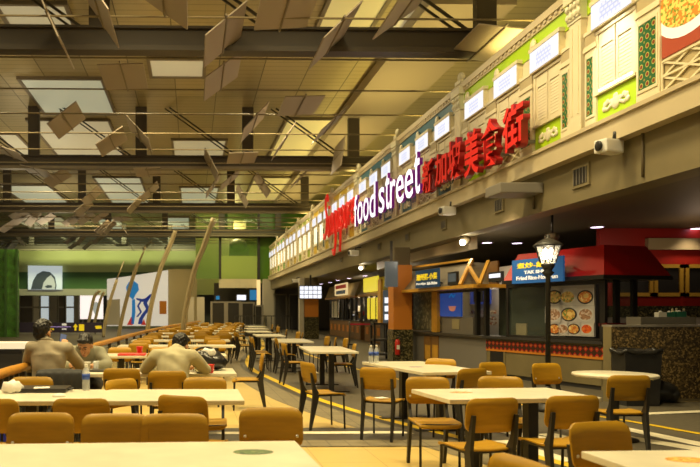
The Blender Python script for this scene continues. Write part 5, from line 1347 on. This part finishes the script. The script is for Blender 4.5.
# ---- hand placed chairs
NG = 'plywood chairs of the near tables'
for px, py, a, l in [
    (43, 412, 178, 'plywood chair facing the bottom left table, leftmost of its four'),
    (116, 413, 181, 'plywood chair facing the bottom left table, second of its four from the left'),
    (175, 413, 180, 'plywood chair facing the bottom left table, third of its four from the left'),
    (270, 407, 179, 'plywood chair standing alone at the right end of the bottom left table'),
    (80, 399, 0, 'plywood chair with its back to us under the water bottle table, left one'),
    (179, 396, -26, 'plywood chair turned aside at right end of the water bottle table'),
    (33, 376.5, 180, 'bright plywood chair behind the black case on the second table'),
    (117, 379, 232, 'small bright plywood chair just right of the water bottle'),
    (205, 377, 178, 'bright plywood chair facing us at right of the person in khaki'),
    (121, 368.5, -2, 'plywood chair with its back to us at the right of the water bottle'),
    (167, 371, 0, 'plywood chair the person in the khaki shirt sits on'),
    (60, 371.5, 0, 'plywood chair the person with the phone sits on, under black jacket'),
    (88, 359, 180, 'plywood chair the person with lowered head sits on'),
    (265.5, 353.5, 88, 'plywood chair seen sideways alone on the aisle tiles'),
    (303.5, 362, -74, 'plywood chair standing on the yellow line, in front of the road table'),
    (281, 343, -84, 'plywood chair at left of the road table, nearer of two'),
    (274, 338, -88, 'plywood chair at left of the road table, farther of two'),
    (357, 344, 84, 'plywood chair at right of the road table, nearer of two'),
    (348, 338, 92, 'plywood chair at right of the road table, farther of two'),
    (376, 367.5, -32, 'plywood chair with back to us at left of the two water bottles'),
    (426, 376.5, 176, 'plywood chair facing us at the left end of the orange print table'),
    (442, 358.5, 142, 'plywood chair facing us behind the bottle table at its right'),
    (476, 368.5, 22, 'brown looking plywood chair back at right end of bottle table'),
    (499, 376, 168, 'plywood chair facing us close behind the orange print table'),
    (489, 362, -160, 'small bright plywood chair before the timber stall counter'),
    (543, 363, -166, 'shiny plywood chair in front of the lamp post'),
    (497, 398.5, 10, 'plywood chair back at the near side of orange print table, left one'),
    (577, 396, 3, 'plywood chair back at the near side of orange print table, right one'),
    (592, 421, -166, 'big plywood chair facing us at the bottom right table'),
    (531, 459, 102, 'plywood chair cut by the bottom edge, left of the big one'),
    (632, 375.5, -4, 'plywood chair with back to us at the round table')]:
    chair(px, py, a, l, NG)
# ---- chairs of the road tables farther back
for i, (x, y) in enumerate(CT):
    nm = 'first second third fourth fifth'.split()[i]
    for s, sd in ((-1, 'left'), (1, 'right')):
        for j, pos in ((-.42, 'nearer'), (.42, 'farther')):
            if rng.random() < .12 and i > 1: continue
            chair_w(x + s * rng.uniform(.62, .78), y + j + rng.uniform(-.08, .08), -s * -90 * 1 if False else (90 if s > 0 else -90) + rng.uniform(-12, 12), 'plywood chair at %s side, %s one, of the %s table behind the bare road table' % (sd, pos, nm), 'plywood chairs of the far road tables')
# ---- rows on the left, along the rail
railx = lambda y: (-1.62 if y < 12 else -1.62 + .0017 * (y - 12) ** 2)
rowsY = [11.35, 14.5, 17.3, 20.1, 23.1, 26.3, 29.6, 33, 36.6, 40]
ends = [None, at_z(235, 345.5, .74).x, at_z(230, 340.3, .74).x, at_z(234, 336.3, .74).x, at_z(235.5, 333.5, .74).x, 1.75, 2.0, 2.25, 2.6, 3.0]
for i, y in enumerate(rowsY):
    x0 = railx(y) + .1; x1 = ends[i] if ends[i] is not None else .55
    nm = ORD[i] if i else 'first'
    w = x1 - x0
    table((x0 + x1) / 2, y, w, .76, 0, 'long cream table of the left rows, %s row behind the seated people' % nm, TG)
    n = max(3, int(w / .62))
    for side, a, lab in ((-1, 0, 'backed to us'), (1, 180, 'facing us')):
        for k in range(n):
            if (i == 0 and side == -1 and k < 1) or rng.random() < .1: continue
            x = x0 + w * (k + .5) / n + rng.uniform(-.06, .06)
            q = n - 1 - k
            chair_w(x, y + side * rng.uniform(.50, .6), a + rng.uniform(-7, 7), 'plywood chair %s, %s from the aisle, %s table row behind the people' % (lab, ORD[q] if q else 'first', nm), 'plywood chairs of the left rows')
print('chairs', len(chairs))
# ================================================================== small things on tables
def on_table(px, py, z=.74): return at_z(px, py, z)
def bottle(p, lab, h=.21, r=.032):
    t = thing('water_bottle', lab, 'bottle', p)
    MB().lathe([(r * .9, 0), (r, .01), (r, h * .3), (r * .93, h * .36), (r, h * .42), (r, h * .66), (r * .8, h * .78), (r * .4, h * .88), (r * .4, h * .92)], (0, 0, 0), 16).build('body', 'water', t)
    MB().lathe([(r * 1.02, h * .42), (r * 1.02, h * .64)], (0, 0, 0), 16).build('label_band', 'blab', t)
    MB().lathe([(r * .45, h * .9), (r * .45, h), (r * .4, h * 1.01)], (0, 0, 0), 12).build('cap', 'white', t)
p = on_table(88.5, 388.5); bottle((p.x, T1y + .33, .74), 'clear water bottle with blue label on the long table at left', .23, .035)
for px, l in ((371, 'left of two blue labelled water bottles on the right-hand table'), (376.5, 'right of two blue labelled water bottles on the right-hand table')):
    p = on_table(px, 363); bottle(p, l, .24, .033)
pa1, pa2 = on_table(18, 391.5), on_table(68, 391.5)
t = thing('laptop_case', 'flat black case lying on the long table at left', 'case', ((pa1.x + pa2.x) / 2, pa1.y + .03, .74))
w = pa2.x - pa1.x
MB().box((0, 0, .018), (w, .3, .036), None, .012).build('body', 'rubber', t)
MB().tube([(w / 2, -.05, .02), (w / 2 + .03, -.05, .02), (w / 2 + .03, .05, .02), (w / 2, .05, .02)], .008, 6).build('handle', 'black', t)
def crumple(p, r, seed, lab, nm='crumpled_tissue', cat='tissue', m_='paper'):
    q = MB(); rr = random.Random(seed); bm = q.bm
    bmesh.ops.create_icosphere(bm, subdivisions=3, radius=1)
    for v in bm.verts:
        k = 1 + .22 * math.sin(v.co.x * 5 + seed) * math.cos(v.co.y * 6 - seed) + rr.uniform(-.07, .07)
        v.co = Vector((v.co.x * r[0] * k, v.co.y * r[1] * k, max(-.55, v.co.z) * r[2] * k + r[2] * .55))
    for f in bm.faces: f.smooth = True
    zmin = min(v.co.z for v in bm.verts)
    for v in bm.verts: v.co += Vector(p) - Vector((0, 0, zmin))
    return solo(q, nm, m_, lab, cat, p)
p = on_table(11, 393.5); crumple((p.x, p.y + .06, .741), (.085, .08, .06), 2, 'crumpled white tissue at the left end of the second table')
p = on_table(59, 396.5); q = MB(); q.lathe([(.055, 0), (.056, .012), (.04, .022), (.02, .024)], (p.x, p.y, .74), 22); solo(q, 'cup_lid', 'white', 'round white lid on the second table beside the black case', 'lid', (p.x, p.y, .74))
p = on_table(41, 388.5, .776); q = MB(); q.box((p.x, p.y + .03, .78), (.13, .1, .006), Matrix.Rotation(R(8), 3, 'Z')); solo(q, 'folded_paper', 'paper', 'folded white paper lying on top of the black case', 'paper', (p.x, p.y, .777))
# things on the people's table
def cup(px, py, lab, r=.038, h=.1, m_='paper'):
    p = on_table(px, py); t = thing('paper_cup', lab, 'cup', (p.x, min(max(p.y, T2y - .3), T2y + .3), .74))
    MB().lathe([(r * .75, 0), (r, h), (r * 1.06, h), (r * 1.06, h + .006), (r * .9, h + .006), (r * .9, h - .01)], (0, 0, 0), 16).build('cup', m_, t)
cup(87.5, 371, 'white paper cup in front of the person with lowered head'); cup(96, 371, 'clear cup right of the white one on the people\'s table', .036, .11, 'water')
p = on_table(101, 371.5); q = MB(); q.box((p.x, p.y, .75), (.26, .16, .02), Matrix.Rotation(R(-8), 3, 'Z'), .006); solo(q, 'dark_tray', 'dark', 'flat dark tray on the people\'s table right of the cups', 'tray', (p.x, p.y, .74))
p = on_table(76, 371.5)
t = thing('noodle_plate', 'white plate of food before the person with lowered head', 'plate', (p.x, T2y + .08, .74))
MB().lathe([(.05, 0), (.1, .012), (.105, .018), (.05, .008)], (0, 0, 0), 20).build('plate', 'white', t); crumple((0, 0, .01), (.05, .05, .02), 5, None, 'food', None, 'sticker_o').parent = t
p = on_table(135, 371); q = MB(); q.box((p.x, p.y, .748), (.3, .2, .016), None, .005); solo(q, 'food_tray', 'brownwood', 'brown tray with food left of the person in khaki', 'tray', (p.x, p.y, .74))
p = on_table(211, 374)
t = thing('red_cup', 'red plastic cup on the people\'s table beside the black bag', 'cup', (p.x, T2y - .3, .74))
MB().lathe([(.03, 0), (.042, .09), (.044, .1), (.036, .1), (.034, .03)], (0, 0, 0), 16).build('cup', 'redp', t)
p = on_table(206, 368)
t = thing('black_bag', 'slouching black bag stuffed with white tissue beside the red cup', 'bag', (p.x, T2y + .12, .74))
c_ = crumple((0, 0, 0), (.24, .16, .14), 9, None, 'bag_body', None, 'rubber'); c_.parent = t
c_ = crumple((.02, -.02, .15), (.09, .07, .07), 4, None, 'white_tissue', None, 'paper'); c_.parent = t
MB().tube(smooth_path([(-.17, 0, .12), (-.12, -.02, .24), (.0, -.03, .27), (.12, -.02, .23), (.18, 0, .1)], 4), .014, 6).build('strap', 'black', t)
# red tray and red cup on the next row
pa1, pa2 = on_table(119, 355), on_table(146, 355)
q = MB(); q.box(((pa1.x + pa2.x) / 2, 11.2, .755), (pa2.x - pa1.x, .36, .03), None, .01); solo(q, 'red_tray', 'redp', 'red tray on the table behind the khaki person', 'tray', ((pa1.x + pa2.x) / 2, 11.2, .74))
t = thing('red_cup', 'red cup standing on the table behind, left of the khaki person', 'cup', (at_y(139, 350, 11.3).x, 11.42, .74))
MB().lathe([(.04, .0), (.055, .12), (.058, .13), (.048, .13), (.045, .05)], (0, 0, 0), 16).build('cup', 'redp', t)
# tissue left on a chair seat near the bottle table and blue bag at the left edge
p = at_z(0, 427, .36)
crumple((p.x - .03, p.y + .02, .0), (.09, .1, .22), 6, 'bright blue bag standing at the left picture edge under the table', 'blue_bag', 'bag', 'adblue2' if 'adblue2' in M else M.setdefault('adblue2', mat('bright_blue_bag', (.03, .04, .55), .5)) and 'adblue2')
cn = [c for c in chairs if 'left of the two water bottles' in c['label']][0]
q = MB(); q.box((cn.location.x - .02, cn.location.y + .03, .452), (.13, .11, .008), Matrix.Rotation(R(20), 3, 'Z')); solo(q, 'paper_napkin', 'paper', 'white paper napkin left on the seat of the chair by two bottles', 'napkin', (cn.location.x - .02, cn.location.y + .03, .452))
chair(-12, 399, -8, 'plywood chair cut off by the left picture edge at the second table', NG)
# ================================================================== seated people
def remesh(bm, name, m_, parent, voxel, smooth=4):
    me = bpy.data.meshes.new(name + '_src'); bm.to_mesh(me); bm.free()
    ob = bpy.data.objects.new(name + '_src', me); COL.objects.link(ob)
    r = ob.modifiers.new('r', 'REMESH'); r.mode = 'VOXEL'; r.voxel_size = voxel; r.use_smooth_shade = True
    s = ob.modifiers.new('s', 'SMOOTH'); s.iterations = smooth; s.factor = .5
    dg = bpy.context.evaluated_depsgraph_get(); dg.update()
    out = bpy.data.meshes.new_from_object(ob.evaluated_get(dg)); bpy.data.objects.remove(ob)
    out.name = name; out.materials.clear(); out.materials.append(M[m_])
    for p in out.polygons: p.use_smooth = True
    if name == 'hair':
        hr = random.Random(5)
        for v in out.vertices: v.co = v.co + v.normal * (.005 * math.sin(v.co.x * 160) * math.sin(v.co.y * 130 + v.co.z * 90) + hr.uniform(-.0025, .0025))
    if name in ('shirt', 'trousers'):
        for v in out.vertices:
            c = v.co; v.co = c + v.normal * (.0035 * math.sin(c.z * 34 + c.x * 11 + 2 * math.sin(c.y * 17 + c.x * 9)) + .002 * math.sin(c.x * 31 - c.z * 23))
    o = bpy.data.objects.new(name, out); COL.objects.link(o); o.parent = parent; return o
def limb(mb, pts, rs):
    for i in range(len(pts) - 1):
        a, b = Vector(pts[i]), Vector(pts[i + 1]); n = max(3, int((b - a).length / .03))
        mb.tube([a.lerp(b, k / n) for k in range(n + 1)], [rs[i] + (rs[i + 1] - rs[i]) * k / n for k in range(n + 1)], 12)
    for p, r in zip(pts, rs): mb.ball(p, r, None, 12)
def hand(mb, w, d, up, side, curl=.6):
    """wrist w, direction d, palm normal up, thumb side vector"""
    w, d, up, sd = Vector(w), Vector(d).normalized(), Vector(up).normalized(), Vector(side).normalized()
    rot = Matrix((sd, d, up)).transposed()
    mb.ball(w + d * .05, (.042, .055, .018), rot, 12)
    for i, (o, L) in enumerate(((.03, .07), (.01, .08), (-.01, .075), (-.03, .06))):
        p = w + d * .092 + sd * o; pts = [p]; ang = 0
        for s in range(3):
            ang += curl * (.6 if s == 0 else .9); p = p + (d * math.cos(ang) - up * math.sin(ang)) * (L / 3); pts.append(p)
        mb.tube(pts, [.0095, .009, .0085, .007], 8); mb.ball(pts[-1], .007, None, 8)
    p = w + d * .03 + sd * .035; pts = [p, p + sd * .025 + d * .025 - up * .01, p + sd * .03 + d * .055 - up * .02]
    mb.tube(pts, [.012, .011, .009], 8); mb.ball(pts[-1], .009, None, 8)
def build_person(name, label, loc, J, head_dir, head_up, mats, hair_long=.0):
    """J: joints in the person's own frame; he faces +Y"""
    t = thing('person', label, 'person', loc[:3], R(loc[3]))
    b = MB(); H = Vector(J['head']); f = Vector(head_dir).normalized(); u = Vector(head_up); s_ = f.cross(u).normalized(); u = s_.cross(f)
    rot = Matrix((s_, f, u)).transposed()
    hp = lambda x, y, z: H + (s_ * x + f * y + u * z) * 1.1
    b.ball(hp(0, -.01, .02), (.076, .098, .105), rot, 20); b.ball(hp(0, .02, -.055), (.06, .07, .065), rot, 16); b.ball(hp(0, .055, -.095), (.03, .03, .025), rot, 10)
    b.ball(hp(0, .098, -.02), (.014, .018, .026), rot, 8); b.ball(hp(0, .108, -.035), (.017, .014, .011), rot, 8)
    b.ball(hp(0, .086, -.068), (.026, .012, .009), rot, 8)
    for s in (-1, 1):
        b.ball(hp(s * .078, -.005, -.012), (.012, .02, .033), rot, 8); b.ball(hp(s * .03, .083, .022), (.026, .014, .01), rot, 8)
    limb(b, [J['neck'], H + u * -.05 - f * .015], [.058, .052])
    limb(b, [J['hip'], J['waist'], J['chest'], J['neck']], [.10, .09, .10, .055])
    for s in 'LR':
        limb(b, [J['chest'], J['sh' + s], J['el' + s], J['wr' + s]], [.06, .05, .04, .029])
        limb(b, [J['hip'], J['kn' + s], J['an' + s]], [.09, .062, .045])
        an = Vector(J['an' + s]); b.ball(an + Vector((0, .07, -.03)), (.045, .12, .035), None, 10)
        hand(b, *J['ha' + s])
    body = remesh(b.bm, 'body', 'skin', t, .0075, 3)
    for s in (-1, 1):
        q = MB(); q.ball(hp(s * .03, .087, .006), (.013, .007, .006), rot, 10); q.build('eye', 'white', body) if False else q.build('eye', 'hair', body)
        q = MB(); q.tube([hp(s * .012, .093, .03), hp(s * .03, .094, .036), hp(s * .05, .083, .03)], .005, 6); q.build('eyebrow', 'hair', body)
    q = MB(); q.ball(hp(0, .093, -.07), (.022, .006, .005), rot, 10); q.build('lips', mat('lips', (.38, .13, .09), .5), body)
    # hair cap: full at the back and sides, short over the brow
    q = MB(); q.ball(hp(0, -.03, .045), (.087, .10, .092), rot, 20); q.ball(hp(0, -.055, .0), (.078, .062, .085), rot, 16); q.ball(hp(0, .04, .088), (.066, .055, .04), rot, 14); q.ball(hp(0, -.01, .1), (.07, .08, .045), rot, 14)
    for k in range(9): a = -1 + k * .25; q.ball(hp(a * .06, .07 - abs(a) * .03, .085), (.014, .03, .022), rot, 8)
    remesh(q.bm, 'hair', 'hair', t, .009, 3)
    q = MB(); c, w_ = Vector(J['chest']), Vector(J['waist']); tq = [Vector(J['hip']) + Vector((0, 0, .0)), w_, c, Vector(J['neck']) - (Vector(J['neck']) - c) * .12]
    for i in range(3):
        n = 6
        for k in range(n + 1):
            p = tq[i].lerp(tq[i + 1], k / n); wd = [.185, .175, .195, .10]; dp = [.14, .14, .15, .10]
            a_ = k / n; d_ = (tq[i + 1] - tq[i]).normalized(); sx = Vector((1, 0, 0)); fy = d_.cross(sx) * -1; 
            q.ball(p, (wd[i] * (1 - a_) + wd[i + 1] * a_, dp[i] * (1 - a_) + dp[i + 1] * a_, .07), Matrix((sx, sx.cross(d_) * -1, d_)).transposed(), 16)
    for s in 'LR':
        sh, el, wr = Vector(J['sh' + s]), Vector(J['el' + s]), Vector(J['wr' + s])
        limb(q, [c.lerp(sh, .3) + Vector((0, 0, .03)), sh, el, el.lerp(wr, mats[3])], [.11, .083, .064, .056])
    limb(q, [Vector(J['neck']) - Vector((0, 0, .03)), Vector(J['neck']) + Vector((0, .005, .015))], [.085, .068])
    so = remesh(q.bm, 'shirt', mats[0], t, .011, 14)
    q = MB(); nk = Vector(J['neck']); q.tube([nk + Vector((.074 * math.cos(a), .066 * math.sin(a) + .008, .015 + .016 * math.sin(a + math.pi))) for a in [2 * math.pi * k / 20 for k in range(21)]], .019, 8); q.build('collar', mats[0], so)
    q = MB()
    q.ball(Vector(J['hip']) + Vector((0, 0, -.02)), (.19, .16, .12), None, 16)
    for s in 'LR': limb(q, [Vector(J['hip']) + Vector((-.09 if s == 'L' else .09, .03, -.02)), J['kn' + s], J['an' + s]], [.115, .08, .06])
    remesh(q.bm, 'trousers', 'trouser', t, .014, 4)
    q = MB()
    for s in 'LR': an = Vector(J['an' + s]); q.ball(an + Vector((0, .06, -.035)), (.052, .14, .045), None, 12)
    for v in q.bm.verts: v.co.z = max(v.co.z, .0)
    q.build('shoes', 'black', t)
    return t
legs = dict(knL=(-.13, .42, .50), knR=(.13, .42, .50), anL=(-.14, .36, .08), anR=(.14, .36, .08))
def pchair(k): return [c for c in chairs if k in c['label']][0].location
# person with the phone (faces away, head turned right)
pm = at_y(46, 360, 7.35)
ph = at_y(64.5, 340.5, 7.95)
dx, dy = ph.x - pm.x, ph.y - pchair('phone sits')[1]
build_person('person', 'person seen from behind in grey-beige shirt holding up a phone', (pm.x, pchair('phone sits')[1], 0, 0),
    dict(hip=(0, 0, .56), waist=(-.01, .02, .74), chest=(-.01, .05, .96), neck=(-.055, .07, 1.11), head=(-.08, .10, 1.205),
         shL=(-.19, .06, 1.04), shR=(.17, .08, 1.03), elL=(-.27, .20, .83), wrL=(-.16, .42, .79), elR=(.30, .30, .82), wrR=(dx + .02, dy - .06, ph.z - .13),
         haL=((-.16, .42, .79), (.3, 1, 0), (0, 0, 1), (1, 0, 0), .4), haR=((dx + .02, dy - .06, ph.z - .13), (-.05, .1, 1), (.3, -1, 0), (-1, -.2, 0), .5), **legs),
    (.45, 1, -.05), (0, 0, 1), ('shirt', 0, 0, .45))
t = thing('phone', 'dark phone raised in the hand of the person at far left', 'phone', (ph.x - .02, ph.y, ph.z)); t.rotation_euler = (R(-18), R(12), R(25))
MB().box((0, 0, 0), (.078, .011, .16), None, .004).build('body', 'black', t)
MB().box((0, -.0065, 0), (.07, .002, .145)).build('display', mat('phone_display', (.05, .06, .1), .2, emit=(.25, .3, .42), es=.4), t)
# black jacket over his chair back
pj = [c for c in chairs if 'black jacket' in c['label']][0].location
q = MB()
for k in range(15):
    a = -1 + k / 7; q.ball((pj.x + a * .2, pj.y - .275, .815 - .012 * abs(a)), (.05, .055, .04), None, 8); q.ball((pj.x + a * .21, pj.y - .335 - .01 * math.sin(k * 2), .66), (.05, .035, .17), None, 8)
j_ = remesh(q.bm, 'black_jacket', 'trouser', None, .014, 2); tag(j_, 'black jacket hung over the chair of the person with the phone', 'jacket')
# person with lowered head facing us
p2m = at_y(90, 360, 9.05)
build_person('person', 'young person facing us with lowered black-haired head, eating', (p2m.x, pchair('lowered head sits')[1] - .02, 0, 180),
    dict(hip=(0, 0, .56), waist=(0, .05, .72), chest=(0, .16, .88), neck=(.0, .28, 1.0), head=(-.03, .36, 1.03),
         shL=(-.18, .20, .93), shR=(.18, .20, .93), elL=(-.30, .36, .80), wrL=(-.12, .52, .79), elR=(.28, .38, .80), wrR=(.10, .52, .80),
         haL=((-.12, .52, .79), (.8, .6, 0), (0, 0, 1), (0, 1, 0), .5), haR=((.10, .52, .80), (-.7, .5, .1), (0, 0, 1), (0, 1, 0), .5), **legs),
    (.22, 1, -.62), (0, .3, 1), ('shirt2', 0, 0, .7))
# person in khaki, from behind, bent over the table
p3m = at_y(172.5, 360, 7.4)
build_person('person', 'person seen from behind in pale khaki shirt bent over the table', (p3m.x, pchair('khaki shirt sits')[1] + .02, 0, -4),
    dict(hip=(0, 0, .56), waist=(0, .04, .73), chest=(0, .13, .89), neck=(.02, .22, 1.01), head=(.055, .31, 1.045),
         shL=(-.20, .15, .94), shR=(.20, .15, .94), elL=(-.34, .27, .79), wrL=(-.20, .50, .80), elR=(.34, .27, .79), wrR=(.22, .5, .80),
         haL=((-.20, .50, .80), (.6, .8, 0), (0, 0, 1), (1, 0, 0), .5), haR=((.22, .5, .80), (-.5, .8, 0), (0, 0, 1), (-1, 0, 0), .5), **legs),
    (.35, 1, -.45), (0, 0, 1), ('shirt3', 0, 0, .75))
# ================================================================== light
def area(loc, rot, sx, sy, e, col, name='area_lamp', spread=180):
    l = bpy.data.lights.new(name, 'AREA'); l.shape = 'RECTANGLE'; l.size = sx; l.size_y = sy; l.energy = e; l.color = col; l.spread = R(spread)
    o = bpy.data.objects.new(name, l); COL.objects.link(o); o.location = loc; o.rotation_euler = rot; return o
def spot(loc, tgt, e, col, ang, name='spot_light', blend=.6, rad=.1):
    l = bpy.data.lights.new(name, 'SPOT'); l.energy = e; l.color = col; l.spot_size = R(ang); l.spot_blend = blend; l.shadow_soft_size = rad
    o = bpy.data.objects.new(name, l); COL.objects.link(o); o.location = loc; d = Vector(tgt) - Vector(loc); o.rotation_euler = d.to_track_quat('-Z', 'Y').to_euler(); return o
def point(loc, e, col, r=.1, name='point_light'):
    l = bpy.data.lights.new(name, 'POINT'); l.energy = e; l.color = col; l.shadow_soft_size = r
    o = bpy.data.objects.new(name, l); COL.objects.link(o); o.location = loc; return o
WARM = (1, .80, .41); YEL = (1, .76, .22)
# hall lamps in the ceiling
for x in (-7, -1.5, 3):
    for y in (5, 11, 23.5, 37, 50):
        area((x, y, 10.05), (0, 0, 0), 1.2, 1.2, 400, WARM, 'ceiling_lamp', 150)
# up-lights on the shophouse roofs, washing the ceiling
for y in (14, 20, 26, 32, 38, 44, 50): area((7.2, y, 7.1), (R(180), R(18), 0), .5, 4.5, 105, YEL, 'roof_uplight', 160)
# up-lights added in the air at rail side to brighten the ceiling
for y in (23.5, 37, 50): area((-9.1, y, 5.4), (R(180), R(-10), 0), .5, 4, 150, (1, .82, .52), 'mast_uplight', 170)
# added wash spots hung in the air to brighten the shop-house fronts
for y in (8.5, 13.8, 18.8, 23.8, 29, 34, 39, 44, 49): spot((3.9, y, 7.2), (6.3, y, 5.2), 120, (1, .88, .62), 115)
wn = Y0 - SP / 2 + 1.53
spot((5.2, wn - .1, 6.1), (6.3, wn, 5.2), 110, (1, .95, .85), 55, 'window_spot', .5)  # added spot without a fitting, brightens the near shutters
# stall ceiling lights
for px, py in ((597, 227.5), (645, 242.5), (697, 229), (517, 243.5), (487, 243), (365, 276), (338, 280.5)):
    p = at_z(px, py, ZLC - .06); spot(p - Vector((0, 0, .05)), p + Vector((0, 0, -3)), 22, (1, .78, .55), 120)
for px, py, e in ((465, 241, 14), (362.5, 267, 14)):
    p = at_x(px, py, XF + .22); point((p.x - .12, p.y - .2, min(p.z, ZLC - .1) - .12), e, (1, .9, .7), .06)
point((lp.x, lp.y, zl + (zt - zl) * .38), 12, (1, .85, .6), .05)
q_ = fr.p0 + fr.d * (fr.len * .55) + fr.n * -1.6; spot((q_.x, q_.y, ZLC - .15), (fr.p0 + fr.d * fr.len * .5 + Vector((0, 0, 2.4))), 75, (1, .75, .5), 80)  # first spot is added in open air to brighten the red hood
q_ = fr.p0 + fr.d * (fr.len * .6) + fr.n * .55; point((q_.x, q_.y, 1.9), .8, (1, .8, .55), .2)
q_ = f2.p0 + f2.d * (f2.len * .7) + f2.n * .9; point((q_.x, q_.y, 2.05), 24, (1, .85, .6), .2)
q_ = f2.p0 + f2.d * (f2.len * .35) + f2.n * -1.3; spot((q_.x, q_.y, ZLC - .15), (f2.p0 + f2.d * f2.len * .35 + Vector((0, 0, 2.1))), 30, (1, .7, .4), 90)
for fs_ in (fsA, fsB):
    f_ = fs_[1]; q_ = f_.p0 + f_.d * (f_.len * .5) + f_.n * .9; point((q_.x, q_.y, 2.1), 45, (1, .8, .5), .2)
point((10.5, 14.2, 2.6), 14, (1, .7, .45), .2)
# far green wall wash
for x in (-14, -8, -2): area((x, 68, 9.4), (R(40), 0, 0), 4, .6, 330, (.9, .95, .45), 'green_wall_lamp')
for x in (2, 6): area((x, 54.5, 9.4), (R(35), 0, 0), 3, .5, 60, (.95, .9, .4), 'green_wall_lamp')
point((3.5, YB + 2.5, 8.5), 260, (1, .9, .35), .4, 'glass_box_lamp')
w = bpy.data.worlds.new('world'); scn.world = w; w.use_nodes = True
w.node_tree.nodes['Background'].inputs['Color'].default_value = (1, .80, .45, 1); w.node_tree.nodes['Background'].inputs['Strength'].default_value = .24
scn.view_settings.view_transform = 'Standard'; scn.view_settings.look = 'None'; scn.view_settings.gamma = 1; scn.view_settings.exposure = 0.0
scn.view_settings.use_curve_mapping = False
scn.cycles.max_bounces = 6; scn.cycles.diffuse_bounces = 3; scn.cycles.glossy_bounces = 3; scn.cycles.transparent_max_bounces = 8
scn.cycles.caustics_reflective = False; scn.cycles.caustics_refractive = False; scn.cycles.sample_clamp_indirect = 4
scn.cycles.use_denoising = True
